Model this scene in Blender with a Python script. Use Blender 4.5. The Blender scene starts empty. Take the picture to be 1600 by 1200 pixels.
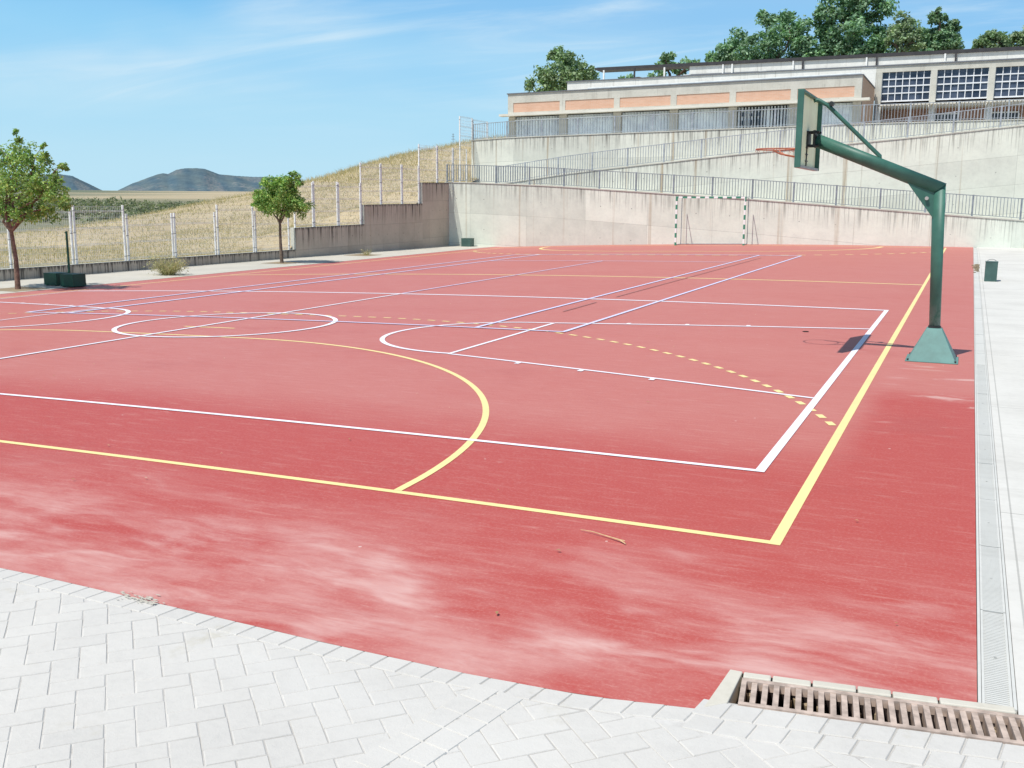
import bpy, math, random
import numpy as np
from mathutils import Vector, Matrix, Quaternion

sc = bpy.context.scene
C = sc.collection
RND = random.Random(11)

# ------------------------------------------------------------------ helpers
def zg(x):
    """cross-fall of the court: the surface drops away towards the hillside"""
    t = min(max(10 - x, 0), 20.5)
    return -0.00116 * t * t

class MB:
    def __init__(self):
        self.v, self.f, self.m, self.uv = [], [], [], {}
    def face(self, pts, mi=0, uv=None):
        i = len(self.v); self.v.extend([tuple(p) for p in pts])
        if uv: self.uv[len(self.f)] = uv
        self.f.append(tuple(range(i, i + len(pts)))); self.m.append(mi)
    def box(self, x0, x1, y0, y1, z0, z1, mi=0, rot=None):
        p = [(x0,y0,z0),(x1,y0,z0),(x1,y1,z0),(x0,y1,z0),(x0,y0,z1),(x1,y0,z1),(x1,y1,z1),(x0,y1,z1)]
        if rot:
            a, cx, cy = rot; c, s = math.cos(a), math.sin(a)
            p = [(cx+(x-cx)*c-(y-cy)*s, cy+(x-cx)*s+(y-cy)*c, z) for x,y,z in p]
        i = len(self.v); self.v.extend(p)
        for q in ((0,3,2,1),(4,5,6,7),(0,1,5,4),(1,2,6,5),(2,3,7,6),(3,0,4,7)):
            self.f.append(tuple(i+k for k in q)); self.m.append(mi)
        return self
    def hexa(self, p, mi=0):
        i = len(self.v); self.v.extend([tuple(q) for q in p])
        for q in ((0,3,2,1),(4,5,6,7),(0,1,5,4),(1,2,6,5),(2,3,7,6),(3,0,4,7)):
            self.f.append(tuple(i+k for k in q)); self.m.append(mi)
    def tube(self, pts, r, n=10, cap=True, mi=0):
        pts = [Vector(p) for p in pts]
        rs = r if isinstance(r, (list, tuple)) else [r]*len(pts)
        rings = []; up = None
        for k, p in enumerate(pts):
            a = pts[max(k-1,0)]; b = pts[min(k+1,len(pts)-1)]
            d = (b-a).normalized()
            if up is None:
                up = Vector((0,0,1)) if abs(d.z) < .9 else Vector((1,0,0))
            s = d.cross(up).normalized(); up = s.cross(d).normalized()
            i = len(self.v)
            for j in range(n):
                t = 2*math.pi*(j+.5)/n
                self.v.append(tuple(p + rs[k]*(math.cos(t)*s + math.sin(t)*up)))
            rings.append(i)
        for a, b in zip(rings, rings[1:]):
            for j in range(n):
                self.f.append((a+j, a+(j+1)%n, b+(j+1)%n, b+j)); self.m.append(mi)
        if cap:
            self.f.append(tuple(rings[0]+j for j in reversed(range(n)))); self.m.append(mi)
            self.f.append(tuple(rings[-1]+j for j in range(n))); self.m.append(mi)
        return self
    def prism(self, poly, d, mi=0):
        """poly: list of 3D points, d: extrusion vector"""
        n = len(poly); d = Vector(d); i = len(self.v)
        self.v.extend([tuple(p) for p in poly]); self.v.extend([tuple(Vector(p)+d) for p in poly])
        self.f.append(tuple(i+k for k in reversed(range(n)))); self.m.append(mi)
        self.f.append(tuple(i+n+k for k in range(n))); self.m.append(mi)
        for k in range(n):
            self.f.append((i+k, i+(k+1)%n, i+n+(k+1)%n, i+n+k)); self.m.append(mi)
        return self
    def shear(self, k, x0):
        self.v = [(x, y, z + k*(x-x0)) for x, y, z in self.v]; return self
    def build(self, name, mats, parent=None, smooth=False, bevel=0):
        if not isinstance(mats, (list, tuple)): mats = [mats]
        root = parent
        while root is not None and root.parent is not None: root = root.parent
        off = root.location if root is not None else Vector((0,0,0))
        me = bpy.data.meshes.new(name)
        me.from_pydata([(x-off.x, y-off.y, z-off.z) for x,y,z in self.v], [], self.f)
        for m in mats: me.materials.append(m)
        me.polygons.foreach_set('material_index', self.m)
        if smooth: me.polygons.foreach_set('use_smooth', [True]*len(self.f))
        if self.uv:
            ul = me.uv_layers.new(name='UVMap')
            for fi, uv in self.uv.items():
                for li, c in zip(me.polygons[fi].loop_indices, uv): ul.data[li].uv = c
        me.update()
        o = bpy.data.objects.new(name, me); C.objects.link(o)
        if parent is not None: o.parent = parent
        if bevel:
            b = o.modifiers.new('edge', 'BEVEL'); b.width = bevel; b.segments = 2; b.limit_method = 'ANGLE'
        return o

def tag(o, label, cat, group=None):
    o['label'] = label; o['category'] = cat
    if group: o['group'] = group
    return o
def struct(o, kind='structure'):
    o['kind'] = kind; return o
def thing(name, label, cat, loc, group=None):
    o = bpy.data.objects.new(name, None); C.objects.link(o); o.location = Vector(loc)
    o.empty_display_size = .2
    return tag(o, label, cat, group)

# ------------------------------------------------------------------ materials
class NT:
    def __init__(self, name, rough=.8, spec=.3, metal=0):
        self.mat = bpy.data.materials.new(name); self.mat.use_nodes = True
        self.t = self.mat.node_tree; self.b = self.t.nodes['Principled BSDF']
        self.b.inputs['Roughness'].default_value = rough
        self.b.inputs['Specular IOR Level'].default_value = spec
        self.b.inputs['Metallic'].default_value = metal
    def n(self, ty, props=None, **inp):
        nd = self.t.nodes.new(ty)
        for k, v in (props or {}).items(): setattr(nd, k, v)
        for k, v in inp.items():
            key = int(k[1:]) if k[0] == 'i' and k[1:].isdigit() else k.replace('_', ' ')
            self.set(nd.inputs[key], v)
        return nd
    def set(self, sock, v):
        if isinstance(v, bpy.types.NodeSocket): self.t.links.new(v, sock)
        else:
            if hasattr(sock.default_value, '__len__') and not isinstance(v, str) and hasattr(v, '__len__') and len(v) == 3 and len(sock.default_value) == 4:
                v = (*v, 1)
            sock.default_value = v
    def math(self, op, a, b=0, clamp=False):
        return self.n('ShaderNodeMath', {'operation': op, 'use_clamp': clamp}, i0=a, i1=b).outputs[0]
    def mix(self, f, a, b, mode='MIX'):
        nd = self.t.nodes.new('ShaderNodeMix'); nd.data_type = 'RGBA'; nd.blend_type = mode
        self.set(nd.inputs[0], f); self.set(nd.inputs[6], a); self.set(nd.inputs[7], b)
        return nd.outputs[2]
    def pos(self): return self.n('ShaderNodeNewGeometry').outputs['Position']
    def obj(self): return self.n('ShaderNodeTexCoord').outputs['Object']
    def uv(self): return self.n('ShaderNodeTexCoord').outputs['UV']
    def xyz(self, v):
        s = self.n('ShaderNodeSeparateXYZ', i0=v); return s.outputs
    def map(self, v, scale=(1,1,1), loc=(0,0,0), rot=(0,0,0)):
        return self.n('ShaderNodeMapping', Vector=v, Scale=scale, Location=loc, Rotation=rot).outputs[0]
    def noise(self, v, scale=1, detail=4, rough=.55, dist=0):
        return self.n('ShaderNodeTexNoise', Vector=v, Scale=scale, Detail=detail, Roughness=rough, Distortion=dist).outputs['Fac']
    def ss(self, x, a, b):
        return self.n('ShaderNodeMapRange', {'interpolation_type': 'SMOOTHSTEP'}, Value=x, From_Min=a, From_Max=b).outputs[0]
    def color(self, c): self.set(self.b.inputs['Base Color'], c); return self
    def bump(self, h, strength=.3, dist=.01):
        self.set(self.b.inputs['Normal'], self.n('ShaderNodeBump', Height=h, Strength=strength, Distance=dist).outputs[0]); return self

def simple(name, col, rough=.7, var=.12, scale=6, metal=0, spec=.3):
    m = NT(name, rough, spec, metal)
    n = m.noise(m.obj(), scale, 5)
    m.color(m.mix(m.math('MULTIPLY', m.ss(n, .3, .7), 1), tuple(c*(1-var) for c in col), tuple(min(1, c*(1+var)) for c in col)))
    return m.mat

# --- court paint
def court_material():
    m = NT('red_court_paint', .62, .16)
    p = m.pos(); x, y, z = m.xyz(p)[0:3]
    big = m.noise(p, .22, 4, .6)
    streak = m.noise(m.map(p, (.35, 1.3, 1), rot=(0,0,.2)), .8, 6, .65, .6)
    fine = m.noise(m.map(p, (1, 3, 1), rot=(0,0,-.1)), 6, 6, .7, .3)
    yw = m.math('ADD', y, m.math('MULTIPLY', m.math('SUBTRACT', big, .5), 1.6))
    # fresh saturated band along the near goal line and right edge, chalky beyond
    far = m.ss(yw, 1.2, 3.0)
    fade = m.math('MULTIPLY', far, m.math('ADD', .62, m.math('MULTIPLY', big, .55)), True)
    edge = m.math('MULTIPLY', m.ss(x, 9.9, 10.3), m.math('SUBTRACT', 1, m.ss(yw, 4.6, 5.6)))
    fade = m.math('MULTIPLY', fade, m.math('SUBTRACT', 1, edge))
    fade = m.math('ADD', fade, m.math('MULTIPLY', m.math('SUBTRACT', streak, .5), .55), True)
    col = m.mix(fade, (.442,.075,.063), (.505,.173,.147))
    # pale mineral dust left by dried puddles along the front edge
    near = m.math('SUBTRACT', 1, m.ss(yw, -1.7, .35))
    warp = m.n('ShaderNodeTexNoise', Vector=p, Scale=.9, Detail=3)
    pv = m.n('ShaderNodeVectorMath', {'operation': 'ADD'}, i0=p, i1=m.n('ShaderNodeVectorMath', {'operation': 'SCALE'}, i0=warp.outputs['Color'], Scale=.35).outputs[0]).outputs[0]
    d1 = m.noise(m.map(pv, (.6, 1.25, 1), rot=(0,0,.25)), 1.15, 8, .60, .15)
    d2 = m.noise(m.map(pv, (.7, 2.6, 1), rot=(0,0,-.30), loc=(3,1,0)), 1.25, 8, .66, .25)
    dust = m.math('MULTIPLY', near, m.math('ADD', m.math('MULTIPLY', m.ss(d1, .36, .74), .85), m.math('MULTIPLY', m.ss(d2, .45, .68), .48)), True)
    col = m.mix(m.math('MULTIPLY', dust, .95), col, (.65,.43,.395))
    # pale strokes and scuffs everywhere
    sc1 = m.noise(m.map(p, (1.2, 4.5, 1), rot=(0,0,.15), loc=(7,3,0)), 1.7, 8, .72, .5)
    col = m.mix(m.math('MULTIPLY', m.ss(sc1, .62, .76), .45), col, (.65,.39,.345))
    dry = m.math('MULTIPLY', m.ss(m.noise(m.map(p, (1.0, 3.2, 1), rot=(0,0,-.22), loc=(2,8,0)), .9, 5, .6, .4), .6, .68),
                 m.math('MULTIPLY', m.ss(x, 9.9, 10.6), m.math('MULTIPLY', m.ss(y, 2.2, 3.6), m.math('SUBTRACT', 1, m.ss(y, 6.5, 8)))))
    col = m.mix(m.math('MULTIPLY', dry, .6), col, (.68,.49,.44))
    br1 = m.noise(m.map(p, (1.1, 9, 1), rot=(0,0,.06), loc=(1,4,0)), 2.4, 7, .75, .2)
    br2 = m.noise(m.map(p, (1.6, 12, 1), rot=(0,0,-.12), loc=(5,2,0)), 5, 6, .75, .2)
    col = m.mix(m.math('MULTIPLY', m.ss(br1, .5, .72), .34), col, (.63,.35,.30))
    col = m.mix(m.math('MULTIPLY', m.ss(br1, .5, .30), .28), col, (.40,.07,.06))
    col = m.mix(m.math('MULTIPLY', m.ss(br2, .60, .72), .5), col, (.67,.45,.40))
    blot = m.noise(m.map(p, (1, 1.6, 1), loc=(11,6,0)), .55, 6, .7, .3)
    col = m.mix(m.math('MULTIPLY', m.ss(blot, .55, .72), .3), col, (.38,.085,.075))
    # rings and tongues left where puddles dried
    ring = m.noise(m.map(pv, (.5, 1.1, 1), loc=(2,9,0), rot=(0,0,.3)), 1.0, 3, .5, .3)
    rg_ = m.math('SUBTRACT', 1, m.ss(m.math('ABSOLUTE', m.math('SUBTRACT', ring, .5)), .0, .045))
    col = m.mix(m.math('MULTIPLY', m.math('MULTIPLY', rg_, near), m.math('MULTIPLY', m.ss(d2, .35, .6), .32)), col, (.70,.52,.48))
    spk = m.n('ShaderNodeTexVoronoi', Vector=p, Scale=2.3)
    col = m.mix(m.math('MULTIPLY', m.math('LESS_THAN', spk.outputs['Distance'], .022), .6), col, (.75,.66,.6))
    col = m.mix(m.math('MULTIPLY', m.math('SUBTRACT', fine, .5), .5, True), col, (.38,.05,.05))
    grain = m.noise(p, 60, 3, .7)
    col = m.mix(m.math('MULTIPLY', m.ss(grain, .45, .75), .30), col, (.64,.31,.26))
    m.color(col)
    m.set(m.b.inputs['Roughness'], m.math('ADD', .52, m.math('MULTIPLY', dust, .3)))
    m.bump(m.noise(p, 120, 4, .7), .25, .004)
    return m.mat

def line_material(name, col, wear=.5):
    m = NT(name, .6, .3)
    p = m.pos()
    n = m.noise(p, 3.5, 8, .75); g = m.noise(p, 55, 4, .75); d = m.noise(m.map(p, (.7, 2, 1)), 1.1, 5, .65)
    f = m.math('MULTIPLY', m.ss(n, .56, .72), wear)
    f = m.math('ADD', f, m.math('MULTIPLY', m.ss(g, .52, .72), m.math('ADD', .12, m.math('MULTIPLY', m.ss(d, .4, .7), .3))), True)
    c = m.mix(m.math('MULTIPLY', m.ss(d, .35, .7), .3), col, tuple(k*.82 for k in col))
    m.color(m.mix(f, c, (.58,.28,.25)))
    return m.mat

def concrete_wall(name, light, dark, stain=.75, pw=2.6, ph=1.35, rust=.5):
    """board-marked in-situ concrete; UV is metres along / metres below the top edge"""
    m = NT(name, .85, .2)
    uv = m.uv(); u, v, _ = m.xyz(uv)[0:3]
    br = m.n('ShaderNodeTexBrick', {'offset': 0.0}, Vector=uv, Color1=(0,0,0,1), Color2=(1,1,1,1), Mortar=(.5,.5,.5,1), Scale=1,
             Mortar_Size=.008, Mortar_Smooth=.3, Brick_Width=pw, Row_Height=ph)
    tone = m.xyz(br.outputs['Color'])[0]
    n1 = m.noise(uv, 1.1, 6, .65); n2 = m.noise(m.map(uv, (1,1,1)), 7, 6, .7)
    f = m.math('ADD', m.math('MULTIPLY', tone, .62), m.math('MULTIPLY', m.ss(n1, .3, .72), .42))
    f = m.math('ADD', f, m.math('MULTIPLY', m.ss(n2, .4, .75), .25), True)
    col = m.mix(f, light, dark)
    boards = m.noise(m.map(uv, (9, .12, 1)), 1, 3, .6)
    col = m.mix(m.math('MULTIPLY', m.ss(boards, .55, .8), .2), col, tuple(c*.8 for c in light))
    col = m.mix(m.math('MULTIPLY', br.outputs['Fac'], .6), col, tuple(c*.45 for c in light))
    # water stains running down from the coping
    s1 = m.noise(m.map(uv, (2.2, .05, 1)), 1.6, 5, .7); s2 = m.noise(m.map(uv, (7, .12, 1), loc=(3,0,0)), 1.6, 4, .7)
    ragged = m.math('ADD', v, m.math('MULTIPLY', m.math('SUBTRACT', s2, .5), -1.2))
    fall = m.math('SUBTRACT', 1, m.ss(ragged, .0, 1.0))
    s = m.math('MULTIPLY', m.math('MAXIMUM', m.ss(s1, .50, .62), m.math('MULTIPLY', m.ss(s2, .5, .64), .8)), fall)
    top = m.math('SUBTRACT', 1, m.ss(ragged, 0, .12))
    s = m.math('MAXIMUM', s, m.math('MULTIPLY', top, .85 if stain >= 1 else .5))
    col = m.mix(m.math('MULTIPLY', s, stain), col, (.05,.043,.038) if stain >= 1 else (.075,.066,.06))
    long_ = m.noise(m.map(uv, (1.1, .015, 1), loc=(9,0,0)), 1.5, 3, .6)
    r = m.math('MULTIPLY', m.ss(long_, .57, .66), m.math('MULTIPLY', m.ss(s2, .35, .6), rust))
    col = m.mix(r, col, (.33,.22,.11))
    # formwork tie holes
    fu = m.math('SUBTRACT', m.math('FRACT', m.math('DIVIDE', u, pw/2)), .5); fv = m.math('SUBTRACT', m.math('FRACT', m.math('DIVIDE', v, ph/1.0)), .52)
    dd = m.math('ADD', m.math('POWER', m.math('MULTIPLY', fu, pw/2), 2), m.math('POWER', m.math('MULTIPLY', fv, ph), 2))
    col = m.mix(m.math('MULTIPLY', m.math('LESS_THAN', dd, .0007), m.math('MULTIPLY', m.ss(n1, .4, .6), .6)), col, (.06,.055,.05))
    m.color(col)
    m.bump(m.math('ADD', m.math('MULTIPLY', n2, .5), m.math('MULTIPLY', br.outputs['Fac'], -.6)), .35, .012)
    return m.mat

def slab_material(name, light, dark, joint=0, jw=.006):
    m = NT(name, .85, .25)
    p = m.pos(); x, y, z = m.xyz(p)[0:3]
    n1 = m.noise(p, .7, 6, .6); n2 = m.noise(p, 14, 5, .7); n3 = m.noise(m.map(p, (.6, 3, 1)), 1.4, 5, .65)
    f = m.math('ADD', m.math('MULTIPLY', m.ss(n1, .35, .7), .5), m.math('ADD', m.math('MULTIPLY', m.ss(n2, .4, .75), .25), m.math('MULTIPLY', m.ss(n3, .5, .75), .35)), True)
    col = m.mix(f, light, dark)
    if joint:
        fy = m.math('ABSOLUTE', m.math('SUBTRACT', m.math('FRACT', m.math('DIVIDE', m.math('ADD', y, .6), joint)), .5))
        col = m.mix(m.math('MULTIPLY', m.math('LESS_THAN', fy, jw/joint), .55), col, tuple(c*.3 for c in dark))
        fx = m.math('ABSOLUTE', m.math('SUBTRACT', m.math('FRACT', m.math('DIVIDE', m.math('ADD', x, 1.4), joint)), .5))
        col = m.mix(m.math('MULTIPLY', m.math('LESS_THAN', fx, jw/joint), .4), col, tuple(c*.3 for c in dark))
    m.color(col); m.bump(n2, .25, .006)
    return m.mat

def brick_material(name, c1, c2, mortar):
    m = NT(name, .85, .2)
    o = m.pos(); x, y, z = m.xyz(o)[0:3]
    v = m.n('ShaderNodeCombineXYZ', X=m.math('ADD', x, y), Y=z).outputs[0]
    b = m.n('ShaderNodeTexBrick', Vector=v, Color1=(*c1,1), Color2=(*c2,1), Mortar=(*mortar,1), Scale=1, Mortar_Size=.008, Brick_Width=.25, Row_Height=.07)
    n = m.noise(o, 1.5, 5)
    m.color(m.mix(m.math('MULTIPLY', m.ss(n, .4, .75), .3), b.outputs['Color'], tuple(c*.75 for c in c1)))
    return m.mat

def paint_metal(name, col, chips=.3, chipcol=(.45,.47,.45), rough=.42, fadez=None):
    m = NT(name, rough, .45)
    o = m.pos(); n = m.noise(o, 3, 6, .65); n2 = m.noise(o, 26, 6, .75)
    c = m.mix(m.ss(n, .3, .75), tuple(k*.82 for k in col), tuple(k*1.22 for k in col))
    c = m.mix(m.math('MULTIPLY', m.ss(n2, .66, .74), chips), c, chipcol)
    if fadez:
        z = m.xyz(o)[2]
        f = m.math('MULTIPLY', m.math('SUBTRACT', 1, m.ss(z, fadez[0], fadez[1])), m.ss(m.noise(m.map(o, (1,1,.6)), 12, 6, .7), .38, .62))
        c = m.mix(m.math('MULTIPLY', f, .65), c, (.36,.42,.40))
    m.color(c); m.bump(n2, .12, .003)
    m.set(m.b.inputs['Roughness'], m.math('ADD', rough-.08, m.math('MULTIPLY', n, .3)))
    return m.mat

def leaf_material(name, rough=.5):
    m = NT(name, rough, .3)
    a = m.n('ShaderNodeAttribute', {'attribute_name': 'tint'}).outputs['Color']
    m.color(a)
    tr = m.n('ShaderNodeBsdfTranslucent', Color=m.mix(1.0, a, (1.05,1.3,.6), 'MULTIPLY'))
    mx = m.n('ShaderNodeMixShader', Fac=.33)
    m.t.links.new(m.b.outputs[0], mx.inputs[1]); m.t.links.new(tr.outputs[0], mx.inputs[2])
    m.t.links.new(mx.outputs[0], m.t.nodes['Material Output'].inputs[0])
    return m.mat

def tint_material(name, rough=.9, scale=3, amt=.35, bump=0):
    m = NT(name, rough, .1)
    a = m.n('ShaderNodeAttribute', {'attribute_name': 'tint'}).outputs['Color']
    p = m.pos(); n = m.noise(p, scale, 8, .7); n2 = m.noise(p, scale*.12, 5, .6)
    c = m.mix(m.math('MULTIPLY', m.ss(n, .35, .7), amt), a, m.mix(1.0, a, (.6,.55,.45), 'MULTIPLY'))
    c = m.mix(m.math('MULTIPLY', m.ss(n2, .45, .7), amt*.9), c, m.mix(1.0, a, (1.18,1.12,.95), 'MULTIPLY'))
    m.color(c)
    if bump: m.bump(n, .8, bump)
    return m.mat

M_court = court_material()
M_yel = line_material('yellow_line_paint', (.86,.71,.32), .4)
M_yelfar = M_yel
M_whi = line_material('white_line_paint', (.86,.84,.90), .35)
M_blu = line_material('lilac_line_paint', (.68,.67,.88), .3)
M_grey = line_material('worn_grey_line', (.33,.15,.14), .6)
M_wall = concrete_wall('pale_cast_concrete', (.78,.79,.69), (.58,.59,.52), .8, 2.9, 1.2, .8)
M_wall_low = concrete_wall('pale_cast_concrete_low', (.78,.82,.715), (.57,.605,.53), .6, 3.1, 1.5, .5)
M_wall_mid = concrete_wall('pale_cast_concrete_middle', (.78,.805,.70), (.57,.585,.515), .62, 3.1, 1.2, .9)
M_wall_boundary = concrete_wall('stained_boundary_concrete', (.60,.515,.42), (.44,.375,.30), 1.0, 1.4, .9, .15)  # brown base and heavy streaks are the boundary wall's own colour
M_coping = slab_material('coping_concrete', (.62,.62,.55), (.36,.35,.31))
M_walk = slab_material('sidewalk_concrete', (.56,.53,.46), (.44,.42,.355), 4)
M_apron = slab_material('apron_concrete', (.65,.635,.59), (.49,.475,.435), 3.6, .005)
def paving_material():
    m = NT('stamped_paving', .85, .2)
    p = m.pos()
    ri = m.n('ShaderNodeNewGeometry').outputs['Random Per Island']
    n1 = m.noise(p, .9, 6, .65); n2 = m.noise(p, 22, 6, .75); n3 = m.noise(p, 130, 3, .7)
    f = m.math('ADD', m.math('MULTIPLY', ri, .30), m.math('ADD', m.math('MULTIPLY', m.ss(n1, .35, .68), .45), m.math('MULTIPLY', m.ss(n2, .42, .72), .35)), True)
    col = m.mix(f, (.615,.595,.555), (.52,.505,.475))
    col = m.mix(m.math('MULTIPLY', m.ss(n3, .58, .75), .22), col, (.36,.35,.335))
    ms = m.math('MULTIPLY', m.ss(m.noise(p, 3.2, 6, .7), .56, .7), m.ss(m.noise(p, .6, 3, .5), .48, .62))
    col = m.mix(m.math('MULTIPLY', ms, .4), col, (.40,.36,.24))
    wet = m.noise(m.map(p, (.5,1.1,1), loc=(4,1,0)), 1.3, 5, .6)
    col = m.mix(m.math('MULTIPLY', m.ss(wet, .52, .7), .55), col, (.62,.605,.57))
    m.color(col); m.bump(m.math('ADD', n2, m.math('MULTIPLY', n3, .5)), .45, .005)
    return m.mat
M_pav = paving_material()
def joint_material():
    m = NT('paving_joint_grout', .9, .1)
    p = m.pos(); n = m.noise(p, 2.2, 6, .7); n2 = m.noise(p, 40, 4, .7)
    f = m.math('ADD', m.ss(n, .42, .6), m.math('MULTIPLY', m.math('SUBTRACT', n2, .5), .8), True)
    m.color(m.mix(f, (.44,.425,.40), (.60,.585,.555)))
    return m.mat
M_joint = joint_material()
M_kerb = slab_material('kerb_stone', (.60,.57,.49), (.40,.37,.31))
def facade_material(name, light, dark):
    m = NT(name, .85, .2)
    p = m.pos(); x, y, z = m.xyz(p)[0:3]
    n1 = m.noise(p, .9, 6, .65); n2 = m.noise(p, 9, 6, .7)
    s = m.noise(m.map(p, (2.2, 2.2, .12)), 1.6, 5, .7); s2 = m.noise(m.map(p, (7, 7, .3)), 1.5, 4, .7)
    f = m.math('ADD', m.math('MULTIPLY', m.ss(n1, .35, .68), .6), m.math('MULTIPLY', m.ss(n2, .42, .72), .35), True)
    c = m.mix(f, light, dark)
    c = m.mix(m.math('MULTIPLY', m.math('MULTIPLY', m.ss(s, .5, .66), m.ss(s2, .4, .65)), .38), c, (.20,.18,.15))
    bd = m.math('ABSOLUTE', m.math('SUBTRACT', m.math('FRACT', m.math('DIVIDE', z, .26)), .5))
    c = m.mix(m.math('MULTIPLY', m.math('LESS_THAN', bd, .03), .14), c, (.3,.28,.25))
    m.color(c); m.bump(n2, .4, .01); return m.mat
M_band = facade_material('building_concrete', (.62,.605,.535), (.47,.455,.395))
M_band2 = facade_material('white_parapet_plaster', (.80,.795,.755), (.66,.655,.61))
M_soffit = slab_material('pale_ledge_concrete', (.78,.75,.66), (.60,.57,.49))
M_dirt = slab_material('dry_soil', (.33,.26,.17), (.22,.17,.11))
M_brick = brick_material('salmon_brick', (.66,.385,.26), (.71,.44,.31), (.62,.48,.38))
M_tan = brick_material('tan_side_brick', (.55,.36,.24), (.60,.40,.28), (.52,.40,.30))
M_dkbrick = brick_material('dark_brick', (.34,.19,.14), (.40,.23,.175), (.34,.26,.21))
M_dark = simple('dark_roof_metal', (.055,.052,.055), .5, .15, 3)
M_flash = simple('grey_flashing', (.16,.17,.19), .5, .1, 3)
M_gutter = simple('pale_gutter_metal', (.62,.66,.66), .45, .1, 3)
M_louv = simple('blue_grey_louvre', (.82,.89,.94), .5, .12, 2)
def glass_material():
    m = NT('dark_window_glass', .10, .5)
    p = m.pos(); n = m.noise(m.map(p, (1.6,1.6,1.1)), 1.0, 4, .6); x, y, z = m.xyz(p)[0:3]
    cell = m.n('ShaderNodeTexWhiteNoise', {'noise_dimensions': '3D'}, Vector=m.n('ShaderNodeVectorMath', {'operation': 'FLOOR'}, i0=m.map(p, (2.7,.1,2.6))).outputs[0]).outputs['Value']
    f = m.math('ADD', m.math('MULTIPLY', m.ss(n, .4, .65), .6), m.math('MULTIPLY', cell, .4), True)
    m.color(m.mix(f, (.022,.030,.055), (.085,.105,.155))); return m.mat
M_glass = glass_material()
M_glass2 = NT('dark_shaded_opening', .3, .5).color((.035,.05,.065)).mat
M_white = simple('white_painted_frame', (.78,.80,.82), .45, .06, 4)
M_post = simple('white_fence_paint', (.82,.82,.80), .5, .1, 8)
M_wire = simple('galvanised_wire', (.80,.79,.74), .5, .1, 4)
M_rail = simple('grey_blue_railing_paint', (.22,.255,.285), .5, .2, 5)
M_rail2 = simple('pale_grey_railing_paint', (.34,.38,.41), .5, .2, 5)
M_green = paint_metal('green_hoop_paint', (.045,.148,.112), .25, fadez=(.25, .85))
M_green_base = paint_metal('weathered_green_base_paint', (.12,.255,.23), .5, (.40,.47,.45), .5)
M_dgreen = paint_metal('dark_green_box_paint', (.010,.075,.045), .25, (.2,.25,.22))
M_oldgreen = paint_metal('peeling_green_box_paint', (.055,.115,.10), .9, (.45,.48,.45))
M_cream = simple('cream_backboard_panel', (1.0,.90,.58), .6, .08, 3)
M_lip = simple('grey_board_lip', (.36,.36,.34), .6, .1, 6)
M_red = simple('orange_rim_paint', (.46,.18,.115), .45, .15, 9)
M_bolt = simple('dark_bolt_metal', (.03,.035,.035), .5, .2, 9)
M_steel = slab_material('weathered_grating', (.60,.60,.565), (.47,.47,.44))
M_cast = simple('dusty_cast_grate', (.47,.375,.315), .8, .25, 20)
M_void = simple('dark_trench', (.022,.014,.013), .9, .3, 9)  # near-black: the shade of the drain trenches is put into the colour
M_bark = simple('tree_bark', (.16,.12,.09), .9, .35, 14)
M_bark2 = simple('reddish_tree_bark', (.20,.12,.09), .9, .35, 14)
M_leaf = leaf_material('green_leaf'); M_leafd = leaf_material('dark_oak_leaf', .55)
M_dry = tint_material('dry_field_grass', .95, 3.5, .5, .05)
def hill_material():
    m = NT('hill_scrub_painted_haze', 1, 0)
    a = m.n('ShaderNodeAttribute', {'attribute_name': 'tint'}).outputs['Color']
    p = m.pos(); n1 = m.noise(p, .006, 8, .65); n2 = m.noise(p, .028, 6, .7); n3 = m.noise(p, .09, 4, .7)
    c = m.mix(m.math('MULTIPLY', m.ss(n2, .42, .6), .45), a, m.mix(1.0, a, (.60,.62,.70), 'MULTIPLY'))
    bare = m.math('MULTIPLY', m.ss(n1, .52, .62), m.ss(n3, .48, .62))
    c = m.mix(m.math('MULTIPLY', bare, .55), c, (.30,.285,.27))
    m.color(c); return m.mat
M_hill = hill_material()
M_blade = leaf_material('dry_grass_blade', .8)
M_stick = simple('pale_twig', (.55,.40,.22), .8, .2, 20)

def stripe_material():
    m = NT('green_white_goal_paint', .5, .4)
    o = m.pos(); x, y, z = m.xyz(o)[0:3]
    s = m.math('ADD', m.math('ADD', m.math('SUBTRACT', x, .17), 1.50), z)
    f = m.math('GREATER_THAN', m.math('FRACT', m.math('DIVIDE', m.math('ADD', s, .13), .42)), .5)
    f2 = m.math('GREATER_THAN', m.math('FRACT', m.math('DIVIDE', m.math('ADD', z, .22), .42)), .5)
    up = m.math('GREATER_THAN', z, 1.83)
    fx = m.math('GREATER_THAN', m.math('FRACT', m.math('DIVIDE', m.math('ADD', x, 1.50), .40)), .55)
    ff = m.math('ADD', m.math('MULTIPLY', up, fx), m.math('MULTIPLY', m.math('SUBTRACT', 1, up), f2))
    m.color(m.mix(ff, (.06,.25,.16), (.85,.85,.82)))
    return m.mat
M_stripe = stripe_material()

# ------------------------------------------------------------------ ground and court
def disc_ground():
    mb = MB(); n = 72
    for r0, r1 in ((0,60),(60,400),(400,5200)):
        for k in range(n):
            a, b = 2*math.pi*k/n, 2*math.pi*(k+1)/n
            if r0 == 0: mb.face([(0,0,-7.0),(r1*math.cos(a),r1*math.sin(a),-7.0),(r1*math.cos(b),r1*math.sin(b),-7.0)])
            else: mb.face([(r0*math.cos(a),r0*math.sin(a),-7.0),(r1*math.cos(a),r1*math.sin(a),-7.0),(r1*math.cos(b),r1*math.sin(b),-7.0),(r0*math.cos(b),r0*math.sin(b),-7.0)])
    struct(mb.build('ground', M_dirt))
disc_ground()

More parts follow.
